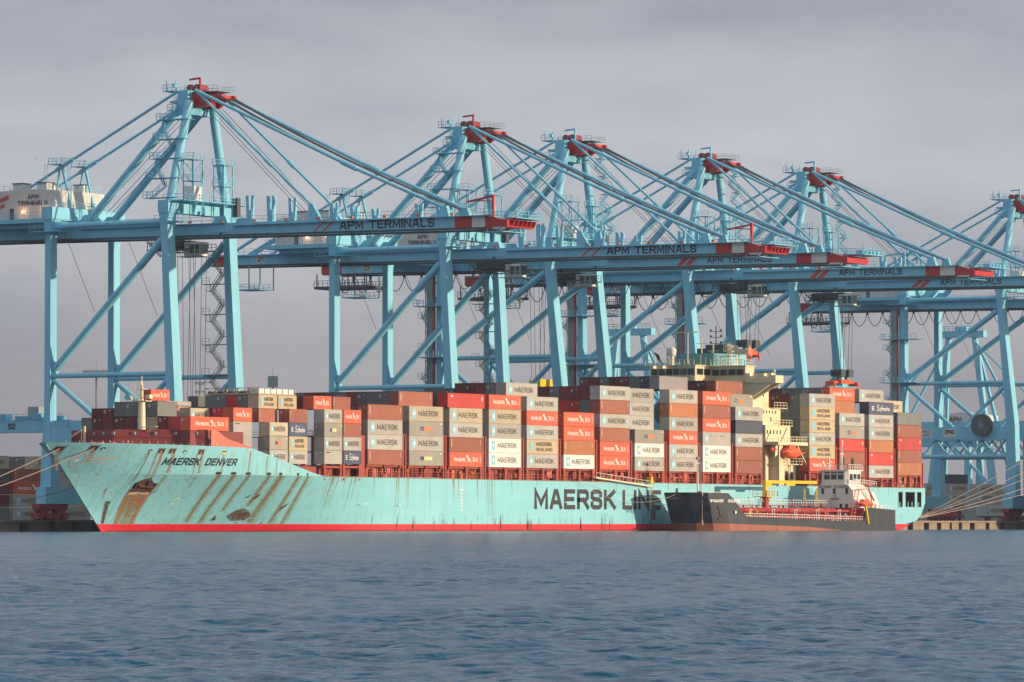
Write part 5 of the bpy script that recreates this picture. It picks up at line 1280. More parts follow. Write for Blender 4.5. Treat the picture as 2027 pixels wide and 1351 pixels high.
for b, u in enumerate(BAYU + [235.9]):
    if b == 11: continue
    zt = 18.9 if b not in (0,) else 18.4; x0 = u - 1.9
    if b == 15: x0, zt = 234.0, 15.6
    m = MB()
    for x in (x0 + .1, x0 + .95):
        for w in (.35, 8, 16, 24, 31.4): m.box(x, x + .42, w, w + .42, 9.75, zt)
    for w in (.35, 31.4):
        for z in (12.4, 15.4, zt - .3): m.box(x0 + .1, x0 + 1.37, w + .1, w + .35, z, z + .22)
    for z in (12.6, 15.4, zt - .2): m.box(x0 + .15, x0 + 1.3, .8, 31.4, z, z + .15)
    m.rail((x0 + .1, .8, zt - .1), (x0 + .1, 31.4, zt - .1), 1.0, 2.4, .06)
    SP('lashing_bridge', m, hull_red)
SP('hatch_coaming', MB().box(-36.5, -20.5, 4.2, 28, 9.75, 12.6), hatch_red)
for u0, w0, zt in ((-14.35, .3, 12.75), (-8.2, .1, 12.8), (-28.7, 3.0, 12.7), (-22.5, 2.8, 12.7)):
    m = MB().box(u0, u0 + .6, w0, w0 + .8, 9.75, zt).box(u0 + 5.4, u0 + 6.0, w0, w0 + .8, 9.75, zt).box(u0 - .1, u0 + 6.1, w0 + .1, w0 + 1.0, zt - .7, zt - .3).bar((u0 + .3, w0 + .4, 10), (u0 + 3, w0 + .5, zt - .6), .15); SP('pedestal', m, hull_red)
m = MB().box(-2.1, -.8, .3, .7, 9.75, 18.4); SP('lashing_bridge', m, hull_red)
SP('hatch_coaming', MB().box(-20, -1.6, 1.8, 30.4, 9.75, 12.3), hatch_red)
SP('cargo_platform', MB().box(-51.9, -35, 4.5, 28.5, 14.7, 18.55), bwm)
# accommodation ladder stowed along the rail
m = MB(); a0 = Vector((83.4, -.55, 11.0)); a1 = Vector((106.8, -.55, 9.3))
m.box(0, 0, 0, 0, 0, 0) if False else None
m.bar(a0, a1, .3).bar(a0 + Vector((0, -.7, 0)), a1 + Vector((0, -.7, 0)), .3)
for k in range(40): c = a0.lerp(a1, (k + .5) / 40); m.box(c.x - .2, c.x + .2, -1.2, -.6, c.z - .04, c.z + .04)
ld = SP('gangway', m, cream)
m = MB()
for k in range(16): c = a0.lerp(a1, k / 15); m.bar(c + Vector((0, -.7, 0)), c + Vector((.3, -.7, 1.05)), .07)
m.bar(a0 + Vector((.3, -.7, 1.05)), a1 + Vector((.3, -.7, 1.05)), .08); m.build('gangway_rail', white_p, ld, SO)
m = MB().box(105.8, 106.6, -1.4, -.2, 9.9, 11.3).bar((106.2, -1.2, 9.3), (106.2, -1.2, 4.9), .06).bar((106.6, -1.2, 9.3), (106.4, -1.2, 4.9), .06)
for k in range(9): m.bar((106.1, -1.2, 5 + k * .5), (106.7, -1.2, 5 + k * .5), .05)
SP('pilot_ladder', m, yellow)
# ---- superstructure
def win(name, par, boxes, mat=glass):
    m = MB()
    for b in boxes: m.box(*b)
    return m.build(name, mat, par, SO)
acc = SP('accommodation_block', MB().box(163.6, 171.5, 6.5, 26, 9.75, 32.9).box(163.8, 173.5, 4.6, 28, 9.75, 27.3).box(164.0, 175.5, 3.2, 29, 9.75, 23.4), cream)
for b_ in ((165.6, 166.1, 6.47, 6.49, 24.6, 25.8), (168.8, 169.3, 4.57, 4.59, 24.2, 25.2), (168.8, 169.3, 6.47, 6.49, 29.8, 30.8)): win('porthole', acc, (b_,))
for k in range(5): win('porthole', acc, ((164.6 + 1.5 * k, 165.1 + 1.5 * k, 3.17, 3.19, 21.4, 22.3),)); win('porthole', acc, ((165.4 + 1.4 * k, 165.8 + 1.4 * k, 4.57, 4.59, 26.0, 26.7),))
lower = SP('deck_house', MB().box(166.0, 168.6, .9, 8, 9.75, 18.6).box(168.6, 175.0, 1.6, 8, 9.75, 14.6).box(165.2, 176.5, .7, 8, 14.6, 14.8), cream)
win('door', lower, ((170.2, 171.4, 1.57, 1.59, 9.9, 13.2), (172.6, 173.8, 1.57, 1.59, 11.4, 13.0)), deck_dark)
m = MB().box(163.0, 176.8, -.6, 5.0, 18.9, 19.6).prism([(163.6, 16.2), (168.2, 18.9), (163.6, 18.9)], 'y', .5, .9)
for (a, b, c, d, z) in ((163, -.6, 176.8, -.6, 19.6), (176.8, -.6, 176.8, 5, 19.6), (169.5, 4.0, 175.5, 4.0, 27.3), (170.5, 3.0, 176, 3.0, 23.4), (165.2, .7, 176.5, .7, 14.8)): m.rail((a, b, z), (c, d, z), 1.2, 1.3, .07)
m.box(169.0, 175.5, 3.9, 5.5, 27.15, 27.3).box(170, 176.2, 2.9, 5, 23.25, 23.4).bar((163.4, -.4, 18.2), (167.5, -.4, 22.6), .35).bar((176.0, -.5, 14.8), (172.0, -.5, 18.9), .22).bar((163.6, -.4, 9.8), (163.6, -.4, 18.6), .4)
SP('boat_deck', m, cream)
wh = SP('wheelhouse', MB().prism([(156.5, 16.8), (166.5, 16.8), (166.5, 29.6), (158.2, 29.6), (156.5, 28.2)], 'z', 33.3, 36.6).box(163.4, 167.4, 7.9, 16.78, 33.2, 36.5), cream_w)
MB().box(156.2, 167, 16.5, 29.8, 36.6, 36.78).box(163.1, 167.6, 7.6, 16.48, 36.5, 36.68).build('wheelhouse_roof', cream_w, wh, SO)
bx = []
for k in range(6): bx.append((156.40, 156.48, 17.15 + k * 1.85, 18.75 + k * 1.85, 34.6, 35.95))
for k in range(4): bx.append((163.3, 163.38, 8.4 + k * 2.05, 10.15 + k * 2.05, 34.5, 35.85))
for k in range(2): bx.append((157.2 + k * 3.2, 159.9 + k * 3.2, 16.70, 16.78, 34.6, 35.95))
for b_ in bx: win('window', wh, (b_,))
m = MB()
for k in range(12): m.box(156.32, 156.48, 17.0 + k * 1.0, 17.12 + k * 1.0, 33.3, 34.3)
m.box(156.2, 167.0, 16.5, 29.9, 33.1, 33.28).box(163, 167.6, 7.5, 16.48, 33.0, 33.18)
m.build('front_stiffener', cream_w, wh, SO)
wg = SP('bridge_wing', MB().box(161.6, 165.2, -.7, 1.2, 32.6, 34.3).box(163.2, 165.0, 1.2, 7.88, 32.7, 34.9).prism([(1.2, 32.7), (7.9, 32.7), (7.9, 29.2), (6.6, 29.4)], 'x', 163.5, 164.0).prism([(-.3, 32.6), (1.6, 32.6), (7.9, 29.0), (7.9, 28.2)], 'x', 164.6, 165.0), cream)
m = MB().box(157.5, 165, 29.9, 33.2, 32.6, 34.0); SP('bridge_wing', m, cream_w)
MB().tube((163.0, .4, 34.3), (163.0, .4, 35.0), .15, 6).add(*((lambda: ([(163 + .35 * math.cos(a) * math.cos(b), .4 + .35 * math.sin(a) * math.cos(b), 35.3 + .35 * math.sin(b)) for b in (-1, -.3, .3, 1) for a in np.linspace(0, 2 * math.pi, 9)[:-1]], [(r * 8 + k, r * 8 + (k + 1) % 8, (r + 1) * 8 + (k + 1) % 8, (r + 1) * 8 + k) for r in range(3) for k in range(8)]))())).build('searchlight', cream, wg, SO)
# things on the wheelhouse roof
m = MB().rail((156.3, 17, 36.75), (156.3, 29.5, 36.75), 1.2, 1.2, .07).rail((163.2, 8, 36.7), (163.2, 16, 36.7), 1.2, 1.2, .07).rail((163.2, 8, 36.7), (167, 8, 36.7), 1.2, 1.2, .07); m.build('roof_handrail', cream, wh, SO)
def sphere(c, r, nz=7, nr=12):
    vs = []; fs = []
    for i in range(nz + 1):
        b = -math.pi / 2 + math.pi * i / nz
        for k in range(nr): a = 2 * math.pi * k / nr; vs.append((c[0] + r * math.cos(b) * math.cos(a), c[1] + r * math.cos(b) * math.sin(a), c[2] + r * math.sin(b)))
    for i in range(nz):
        for k in range(nr): fs.append((i * nr + k, i * nr + (k + 1) % nr, (i + 1) * nr + (k + 1) % nr, (i + 1) * nr + k))
    return vs, fs
m = MB().tube((159, 24.2, 36.7), (159, 24.2, 39.0), .45, 10).tube((159, 25.4, 36.7), (159, 25.4, 41.2), .18, 8); SP('satellite_post', m, cream)
m = MB().add(*sphere((159, 24.2, 40.0), 1.0)); m.tube((159, 24.2, 38.9), (159, 24.2, 40), .9, 12); SP('radome', m, white_p, smooth=True)
m = MB()
for w_, zt in ((20.0, 43.2), (17.0, 41.5), (13.0, 41.6), (10.4, 40.6)):
    m.tube((165, w_, 36.7), (165, w_, zt), .16, 6).bar((165, w_ - 1.4, zt - 1.4), (165, w_ + 1.4, zt - 1.4), .12)
m.bar((165, 20, 36.7), (165, 17.4, 40), .1).bar((165, 14.4, 36.7), (165, 17.4, 40), .1).bar((165, 15.5, 38.8), (165, 11, 38.8), .25).bar((161, 21.3, 36.7), (161, 21.3, 44.2), .2).bar((161, 18.6, 44.2), (161, 24, 44.2), .22)
for k in range(9): w_ = 9 + k * 1.3; m.tube((163.5, w_, 36.7), (163.5, w_, 38.2 + .5 * (k % 3)), .12, 6)
for d in (-.5, .5): m.bar((165.3, 13 + d, 36.7), (165.3, 13 + d, 41.5), .12)
for k in range(8): m.bar((165.3, 12.5, 37 + .55 * k), (165.3, 13.5, 37 + .55 * k), .07)
for z in (39.8, 40.9): m.box(164.3, 166, 12.2, 14, z, z + .15).rail((164.3, 12.2, z), (164.3, 14, z), .9, .6, .06)
SP('radar_mast', m, cream)
m = MB().tube((176, 22.5, 41), (176, 22.5, 46.2), .13, 6)
for z in (42.2, 43.6, 44.9): m.bar((176, 21.2, z), (176, 23.8, z), .12).bar((174.8, 22.5, z), (177.2, 22.5, z), .12)
for z in (42.2, 43.6, 44.9):
    for d in (21.2, 23.8): m.box(175.8, 176.2, d - .2, d + .2, z, z + .5)
SP('signal_mast', m, steel_dark)
fn = SP('funnel', MB().box(173, 181.5, 17.8, 25.3, 27, 39.8), HULLM)
MB().box(172.7, 181.8, 17.5, 25.6, 39.8, 41.0).box(174.5, 180, 19, 24.4, 41.0, 41.9).build('funnel_cap', steel_dark, fn, SO)
st_ = star(177.0, 37.6, 1.35, .5); m = MB().add([(177.0, 17.77, 37.6)] + [(p[0], 17.77, p[1]) for p in st_], [(0, k + 1, (k + 1) % 14 + 1) for k in range(14)]); m.build('funnel_star', white_t, fn, SO)
MB().box(172.94, 172.98, 20.2, 22.0, 37.6, 39.0).build('funnel_louvre', deck_dark, fn, SO)
m = MB().box(164.5, 171.5, 16.7, 25, 36.6, 39.6); SP('engine_casing', m, mk('casing_teal_paint', (.10, .30, .33), .5))
m = MB().bar((165.3, 8.0, 38.0), (165.3, 8.0, 41.3), .07); f = SP('flag_staff', m, cream)
MB().add([(165.3, 8.0, 41.2), (166.6, 7.7, 40.2), (166.2, 7.8, 38.5), (165.3, 8.0, 39.3)], [(0, 1, 2, 3), (3, 2, 1, 0)]).build('flag', orange, f, SO)
m = MB().bar((158, 28.4, 36.7), (158, 28.4, 40.6), .07).bar((158, 28.4, 40.5), (158, 26.2, 40.6), .07); f = SP('flag_staff', m, cream)
MB().add([(158, 28.2, 39.8), (158.4, 27.2, 39.2), (158.5, 26.4, 37.0), (158.2, 27.2, 37.6)], [(0, 1, 2, 3), (3, 2, 1, 0)]).build('flag', mk('dark_flag', (.05, .06, .02), .8), f, SO)
m = MB()
for x, w_, z in ((156.2, 27.0, 36.35), (156.2, 24.6, 36.35), (163.0, 6.2, 34.6), (163.0, 2.6, 34.5)): m.add(*sphere((x - .1, w_, z), .2, 5, 8))
SP('deck_lamp', m, lamp_m)
# lifeboats on davits
def lifeboat(name, u0, u1, w, z0, z1, lab, open_=False):
    t = thing(name, lab, 'lifeboat', ((u0 + u1) / 2, w, z0)); O = ((u0 + u1) / 2, w, z0); n = 12; Lb = u1 - u0; Hh = z1 - z0
    vs = []; nn = 12
    for i in range(n + 1):
        f = i / n; s = math.sin(math.pi * f) ** .45 if 0 < f < 1 else .02
        for k in range(nn):
            a = 2 * math.pi * k / nn; y = math.cos(a); z = math.sin(a)
            hh = (.46 if z > 0 else .5) * Hh * (s if z < 0 else (s ** 1.2)) ; vs.append((u0 + Lb * f, w + .2 * Lb * y * s, z0 + .5 * Hh + z * hh))
    fs = [(i * nn + k, i * nn + (k + 1) % nn, (i + 1) * nn + (k + 1) % nn, (i + 1) * nn + k) for i in range(n) for k in range(nn)]
    m = MB().add(vs, fs); m.build('boat_hull', lifeb, t, O, True)
    m = MB().box(u0 + .04 * Lb, u1 - .04 * Lb, w - .21 * Lb, w + .21 * Lb, z0 + .44 * Hh, z0 + .5 * Hh); m.build('fender_belt', orange, t, O)
    m = MB().frus((u0 + .42 * Lb, w, z0 + .8 * Hh), (.45 * Lb, .2 * Lb), (u0 + .42 * Lb, w, z1 + .12 * Hh), (.3 * Lb, .14 * Lb)); m.build('boat_canopy', lifeb, t, O)
    return t
lifeboat('lifeboat', 165.6, 173.2, -.4, 15.9, 18.7, 'enclosed orange lifeboat hanging below the cream boat deck of the large ship')
lifeboat('rescue_boat', 162.4, 165.2, 1.0, 17.2, 18.6, 'small orange rescue boat beside the davit left of the enclosed lifeboat')

# ================================================================== BUNKER BARGE
BO = (145.0, -10.0, 0.0)
barge = thing('bunker_barge', 'small dark grey tanker barge with rusty waterline lying alongside the light blue ship', 'barge', BO)
def BP(name, mb, mat, par=None, smooth=False): return mb.build(name, mat, par or barge, BO, smooth)
def outline(f):      # f = 0 at the waterline, 1 at the forecastle top
    st = 106.2 - 3.4 * f; return [(st, -10.2), (st + .4, -8.4 + 0), (st + 2.0, -5.6 + .4 * f), (st + 5.0, -3.6 + .3 * f), (st + 10, -3.0), (186.6, -3.0), (186.6, -17.4), (st + 12, -17.4), (st + 6.0, -17.0), (st + 2.4, -15.0 - .3 * f), (st + .5, -12.0)]
def bz(u): return float(np.interp(u, [100, 115, 119, 146, 171.9, 172, 187], [8.15, 7.9, 3.0, 2.3, 1.95, 5.2, 4.5]))
def bboot(u): return float(np.interp(u, [100, 117, 146, 166], [1.7, 1.4, .8, -.2]))
def bsh(z0f, z1f, n=4):
    m = MB(); dens = []
    for lv in range(n + 1):
        ring = []
        for fz in (0,):
            o0 = outline(0); o1 = outline(1); N_ = len(o0)
            for k in range(N_):
                ka = k; kb = (k + 1) % N_
                steps = 60 if abs(o0[ka][0] - o0[kb][0]) > 20 else 3
                for s in range(steps):
                    a = s / steps; x0_ = o0[ka][0] * (1 - a) + o0[kb][0] * a; y0_ = o0[ka][1] * (1 - a) + o0[kb][1] * a
                    x1_ = o1[ka][0] * (1 - a) + o1[kb][0] * a; y1_ = o1[ka][1] * (1 - a) + o1[kb][1] * a
                    za, zb_ = z0f(x0_), z1f(x0_); z = za + (zb_ - za) * lv / n; f = max(0, min(1, z / 8.0))
                    ring.append((x0_ + (x1_ - x0_) * f, y0_ + (y1_ - y0_) * f, z))
        dens.append(ring)
    M = len(dens[0]); m.v = [p for r in dens for p in r]
    for i in range(n):
        for k in range(M): m.f.append((i * M + k, (i + 1) * M + k, (i + 1) * M + (k + 1) % M, i * M + (k + 1) % M))
    return m
BP('hull', bsh(lambda u: max(bboot(u), -.5), bz), barge_hull)
BP('boot_topping', bsh(lambda u: -1.0, lambda u: max(bboot(u), -.5), 2), barge_boot)
m = MB().box(118.5, 172, -17.1, -3.3, 1.5, 1.8).box(105.4, 114, -15.0, -5.0, 7.0, 7.2).box(172, 186.4, -17.2, -3.2, 4.0, 4.3).box(171.9, 172.1, -17.1, -3.3, 1.6, 5.0)
BP('deck', m, barge_red)
m = MB().add([(105.5, -16.6, 6.05)] * 0, []) 
m = MB(); put_text(m, 'SPABUNKER', .62, lambda x, y, i: (110.3 + x - 7.4, -17.30 - .012 * i + .0, 5.95 + y), .2, width=5.6); put_text(m, 'CINCUENTA', .62, lambda x, y, i: (110.0 + x, -17.52 - .012 * i, 5.95 + y), .2, width=5.3); BP('name_lettering', m, white_t)
m = MB().tube((113.4, -17.55, 3.9), (113.4, -17.45, 3.9), .36, 16); BP('bow_mark', m, white_t)
m = MB().tube((106.9, -17.0, 5.2), (107.3, -17.3, 2.6), .16, 6).tube((106.4, -17.2, 2.5), (108.2, -17.5, 3.0), .22, 6).frus((107.0, -17.1, 4.4), (.9, .3), (106.9, -17.0, 5.4), (.5, .3)); BP('anchor', m, mk('anchor_rust', (.1, .04, .03)))
m = MB().tube((104.6, -14.4, 6.4), (104.6, -14.4, 2.4), .05, 5); m.path([(104.6, -14.4, 2.4), (104.3, -14.5, 1.6), (104.6, -14.5, 1.2), (104.9, -14.5, 1.6), (104.6, -14.4, 2.4)], .08, 5); BP('hanging_rope', m, rope_m)
m = MB().box(103.6, 103.9, -9.0, -8.6, 8.0, 8.9).box(106, 106.6, -13, -12.6, 7.6, 8.3)
BP('bow_fitting', m, steel_dark)
fmst = BP('foremast', MB().tube((109.6, -10.5, 7.2), (109.6, -10.5, 15.4), .22, 8, .12).bar((108.6, -10.5, 14.2), (110.6, -10.5, 14.2), .1), barge_white)
m = MB()
for k in range(10): m.bar((110.5, -10.5, 7.4 + k * .7), (111.1, -10.5, 8.1 + k * .7), .06)
m.bar((110.5, -10.5, 7.2), (110.5, -10.5, 14.6), .07).bar((111.1, -10.5, 7.2), (111.1, -10.5, 14.6), .07).box(109.3, 109.9, -10.8, -10.2, 15.0, 15.5); m.build('mast_ladder', steel_grey, fmst, BO)
random.seed(21)
for k in range(9):
    w = -15.4 + k * 1.15; z = 3.0 + (k % 4) * .62; r = (.28, .2, .34, .24)[k % 4]
    m = MB().tube((116.5, w, z), (168 - (k % 3) * 6, w, z - .25), r, 8)
    for j in range(9): x = 119 + j * 5.6; m.box(x, x + .25, w - .3, w + .3, 1.7, z)
    BP('cargo_pipe', m, barge_red)
m = MB().box(118, 170, -9.0, -6.5, 5.4, 5.55).box(117, 170, -14.6, -13.8, 4.1, 4.5)
for x in range(118, 170, 6): m.box(x, x + .3, -9, -8.7, 1.8, 5.4).box(x, x + .3, -6.8, -6.5, 1.8, 5.4)
BP('pipe_trunk', m, barge_red)
m = MB().rail((115.5, -9.1, 5.55), (170, -9.1, 5.55), 1.1, 1.2, .07).rail((117.5, -17.3, 2.6), (171, -17.3, 1.95), 1.1, 1.1, .07).rail((104.5, -14.5, 7.2), (112, -16.9, 7.2), .9, 1.5, .05)
for k in range(5): x = 122 + k * 10; m.bar((x, -16, 1.8), (x, -16, 4.6), .12).bar((x + 1, -16, 1.8), (x + 1, -16, 4.6), .12).box(x, x + 1, -16.2, -15.8, 4.5, 4.6).bar((x, -16.2, 1.9), (x - 2.2, -12, 5.4), .14)
BP('deck_handrail', m, barge_white)
cols = (barge_white, crane_blue_b, yellow, steel_dark, white_p, orange, barge_red)
for k in range(46):
    x = random.uniform(116.5, 170); w = random.uniform(-16.4, -11); a = random.uniform(.2, .9)
    m = MB().box(x, x + a, w, w + a, 1.8, 1.8 + random.uniform(.5, 1.6)) if k % 2 else MB().tube((x, w, 1.8), (x, w, random.uniform(3, 4.4)), random.uniform(.1, .25), 8)
    if k % 3 == 0: m.tube((x, w - .4, 2.8), (x, w + .4, 2.8), .35, 10)
    BP('deck_valve', m, cols[k % 7])
m = MB().tube((139.0, -10.5, 1.8), (139.0, -10.5, 7.4), .75, 12); kc = BP('deck_crane', m, barge_red)
MB().tube((139.0, -10.5, 7.4), (139.0, -10.5, 10.6), .55, 12).box(138.6, 162, -10.85, -10.15, 10.2, 10.85).box(139.4, 141, -11.0, -10, 9.4, 10.2).box(148, 152, -10.75, -10.25, 9.75, 10.2).build('crane_boom', yellow, kc, BO)
m = MB()
for (a, b) in (((136.6, -12.2), (141.4, -12.2)), ((136.6, -8.8), (136.6, -12.2)), ((141.4, -8.8), (141.4, -12.2))): m.rail((*a, 7.4), (*b, 7.4), 1.2, 1.0, .08)
m.box(136.6, 141.4, -12.2, -8.8, 7.25, 7.4).bar((139, -12, 7.3), (139, -10.8, 5.4), .14).bar((137, -10.5, 7.3), (138.6, -10.5, 5.8), .14).bar((141, -10.5, 7.3), (139.4, -10.5, 5.8), .14)
m.build('crane_platform', yellow, kc, BO)
for x in (154.0, 159.5):
    m = MB().bar((x - .7, -12, 5.4), (x, -12, 9.2), .12).bar((x + .7, -12, 5.4), (x, -12, 9.2), .12).bar((x - .4, -12, 7), (x + .4, -12, 7), .1); BP('hose_davit', m, yellow)
m = MB(); prf = [(-4.4, 3.0), (-4.4, 8.4), (-6.0, 10.3), (-12.6, 10.3), (-14.2, 8.6), (-14.2, 3.0)]
m.prism(prf, 'x', 172.6, 180.0); dh = BP('deck_house', m, barge_white)
m = MB().add([(180, -14.2, 3), (185.5, -14.2, 3), (184.6, -14.2, 6.3), (182.2, -14.2, 8.6), (180, -14.2, 8.6), (180, -5, 3), (185.5, -5, 3), (184.6, -5, 6.3), (182.2, -5, 8.6), (180, -5, 8.6)], [(0, 1, 2, 3, 4), (9, 8, 7, 6, 5), (1, 6, 7, 2), (2, 7, 8, 3), (3, 8, 9, 4)]); m.build('after_house', barge_white, dh, BO)
for b_ in ((172.54, 172.58, -6.9, -6.2, 8.1, 9.3), (172.54, 172.58, -9.8, -9.1, 8.1, 9.3), (172.54, 172.58, -12.9, -12.2, 8.1, 9.3), (172.54, 172.58, -6.4, -5.2, 5.0, 6.0), (172.54, 172.58, -11.4, -10.8, 4.8, 5.9), (172.54, 172.58, -12.8, -12.2, 4.8, 5.9)): MB().box(*b_).build('window', glass, dh, BO)
m = MB(); put_text(m, 'NO FUMAR', .62, front_fn(172.53, -5.4, 9.35), .15, width=3.3); put_text(m, 'NO SMOKING', .62, front_fn(172.53, -9.5, 9.35), .15, width=3.6); put_text(m, 'IMO', .3, front_fn(172.53, -9.2, 7.5), .18, width=.8); put_text(m, '9280160', .4, front_fn(172.53, -8.7, 6.8), .18, width=2.0); m.build('house_lettering', grey_t, dh, BO)
m = MB().tube((171.6, -8.4, 2), (171.6, -8.4, 6.6), .34, 10).tube((171.6, -8.4, 6.5), (171.6, -8.4, 7.1), .55, 10); BP('vent_post', m, barge_white)
m = MB().prism([(173.4, -5.9), (173.0, -6.6), (173.0, -11.8), (173.6, -12.6), (179.2, -12.6), (179.2, -5.9)], 'z', 10.3, 13.2); bwh = BP('wheelhouse', m, barge_white)
MB().box(172.6, 179.6, -12.9, -5.6, 13.2, 13.45).build('wheelhouse_roof', barge_white, bwh, BO)
for k in range(3): MB().box(172.93, 172.98, -8.1 - 1.7 * k, -6.75 - 1.7 * k, 11.3, 12.4).build('window', glass_teal, bwh, BO); MB().box(172.93, 172.98, -8.1 - 1.7 * k, -6.75 - 1.7 * k, 12.65, 12.95).build('window', glass_teal, bwh, BO)
for k in range(3): MB().box(173.9 + 1.8 * k, 175.3 + 1.8 * k, -12.66, -12.61, 11.2, 12.5).build('window', glass, bwh, BO)
m = MB().rail((172.7, -5.7, 13.45), (172.7, -12.8, 13.45), 1.1, .9, .08).rail((172.7, -12.8, 13.45), (179.5, -12.8, 13.45), 1.1, 1.0, .08).rail((172.8, -14.0, 10.3), (184, -14.0, 9.8), 1.1, 1.1, .08); BP('roof_handrail', m, barge_white)
m = MB().tube((176, -9.6, 13.4), (176, -9.6, 20.0), .16, 8, .08).bar((176, -10.8, 18.2), (176, -8.4, 18.2), .12).bar((175, -9.6, 17), (177, -9.6, 17), .12).tube((174.4, -7.2, 13.4), (174.4, -7.2, 16.6), .22, 8, .1).box(174, 174.8, -7.6, -6.8, 15.2, 15.4).box(175.7, 176.3, -9.9, -9.3, 19.2, 19.4); BP('radar_mast', m, barge_white)
m = MB().tube((178, -11.2, 13.4), (178, -11.2, 16.0), .35, 8).tube((178, -8.8, 13.4), (178, -8.8, 16.2), .35, 8); BP('exhaust_pipe', m, steel_dark)
m = MB().bar((171.0, -15.8, 9.0), (176.5, -16.0, 9.2), .18).bar((176.5, -15.9, 9.2), (180, -15.5, 6.6), .3).bar((176.4, -15.9, 10.4), (180.6, -14.6, 6.4), .2).bar((168.5, -15.5, 2), (171.2, -15.5, 9.0), .14).bar((170.3, -15.5, 2), (172.8, -15.5, 9.0), .14)
for k in range(9): m.bar((168.7 + .27 * k, -15.5, 2.6 + .7 * k), (170.4 + .27 * k, -15.5, 2.6 + .7 * k), .1)
BP('boat_davit', m, breakw)
m = MB().bar((172.0, -17.5, 5.6), (173.2, -17.6, 1.4), .42); BP('yellow_fender', m, yellow)
m = MB().box(182, 183.4, -15, -13.6, 4.3, 5.8).box(183.8, 185, -15, -13.8, 4.3, 5.6).tube((185.6, -13.6, 4.3), (185.6, -13.6, 5.4), .3, 8).box(180.6, 181.4, -14.8, -14.2, 4.3, 5.6).rail((180, -17.2, 4.6), (186.4, -17.2, 4.5), 1.0, 1.6, .04); BP('stern_locker', m, barge_white)
for u_ in (106.5, 172.8): MB().tube((u_ - 2.6, -2.9, 4.6) if u_ < 110 else (u_, -2.4, 3.0), (u_ - 2.0, -2.6, 2.4) if u_ < 110 else (u_, -2.4, 1.0), .5, 10).build('tyre_fender', steel_dark, barge, BO)
lifeboat('barge_lifeboat', 171.4, 177.6, -16.2, 5.2, 6.7, 'open orange boat on the davit of the grey tanker barge')

# ================================================================== MOORING LINES
def line(name, a, b, sag, lab, cat='mooring rope', grp=None, r=.06, mat=None):
    a, b = Vector(a), Vector(b); pts = []
    for k in range(13): f = k / 12; pts.append(a.lerp(b, f) - Vector((0, 0, sag * 4 * f * (1 - f))))
    m = MB().path(pts, r, 5); o = m.build(name, mat or rope_m); tag(o, lab, cat, grp); return o
GL = 'bow lines running left to the quay'
line('mooring_rope', near_pt(-77.9, 14.9, .1), (-98, 36.0, 3.0), .7, 'upper mooring rope from the foremost bow opening to the left', grp=GL, r=.085)
line('mooring_rope', near_pt(-73.4, 15.0, .1), (-96, 36.0, 3.0), .9, 'lower mooring rope crossing the bow emblem towards the left', grp=GL, r=.085)
line('mooring_rope', (-45, 33.4, 9.0), (-90, 36.4, 3.0), 1.0, 'thin dark rope in the shade left of the bow', grp=GL, r=.05, mat=cable_m)
BU = 301.0
for k, (u_e, w_e, z_e, lb) in enumerate([(320.2, 14.0, 18, 'uppermost'), (323.3, 15.5, 15.0, 'second highest'), (326.5, 17.0, 13.2, 'middle'), (329.6, 18.5, 10.8, 'second lowest'), (332.7, 20.0, 9.3, 'lowest')]):
    line('mooring_rope', (BU + .3 * k, 35.4, 2.9), (u_e, w_e, z_e), .3, '%s of the five pale ropes fanning out from the quay behind the stern' % lb, grp='ropes fanning out right of the stern', r=.075)
line('tow_line', (76.0, -.1, 10.6), (103.6, -9.4, 7.9), 3.2, 'slack line from the ship rail to the barge bow', grp='lines between ship and barge', r=.035, mat=rope_m)
line('tow_line', (76.5, -.1, 10.4), (103.8, -9.8, 6.9), 1.2, 'tight thin line from the ship rail to the barge bow', grp='lines between ship and barge', r=.03, mat=cable_m)
line('heaving_line', near_pt(-62.9, 14.6, .12), near_pt(-62.6, 1.2, .5), 0, 'thin vertical line hanging down the bow past the anchor', r=.035, mat=cable_m)
line('heaving_line', near_pt(-63.0, 14.6, .12), (-67.0, 12.6, 4.0), 0, 'thin slanting line hanging from the bow opening', r=.03, mat=cable_m)

# ================================================================== QUAY AND YARD
GY = 'containers stacked in the yard behind'
def yard(u, w, codes, lab, rows=1, Lc=12.19, z0=QZ, H=2.6):
    for r in range(rows):
        for k, c in enumerate(codes):
            container(u, w + 2.6 * r, z0 + (H + .01) * k, c, '%s, %s tier %s%s' % (LOOK[c][1], TIER[k], lab, '' if r == 0 else ', row behind'), GY, Lc=Lc, H=H)
yard(5.6, 90, 'WWHR', 'of the yard stack left of the bow')
yard(-8.0, 90, 'gmmkT', 'of the yard stack at the frame edge')
yard(19.4, 90, 'WGWG', 'of the yard stack behind the bow')
container(12.4, 90, QZ + 10.44, 'T', 'short tan box on top of the yard stack left of the bow', GY, Lc=6.06, H=2.6)
for k in range(2): container(12.4, 92.6 + 2.6 * k, QZ + 10.44, 'g', 'grey box end %s the short tan one left of the bow' % ('beside', 'two left of')[k], GY, Lc=6.06, H=2.6)
yard(411, 90, 'WWGW', 'of the stack just right of the stern')
yard(426.8, 90, 'WWWWN', 'of the stack under the white board')
yard(444.5, 90, 'WGWW', 'of second stack right of white board')
yard(460, 90, 'WWWW', 'of third stack right of white board')
yard(478, 84, 'WWWHm', 'of the rightmost yard stack')
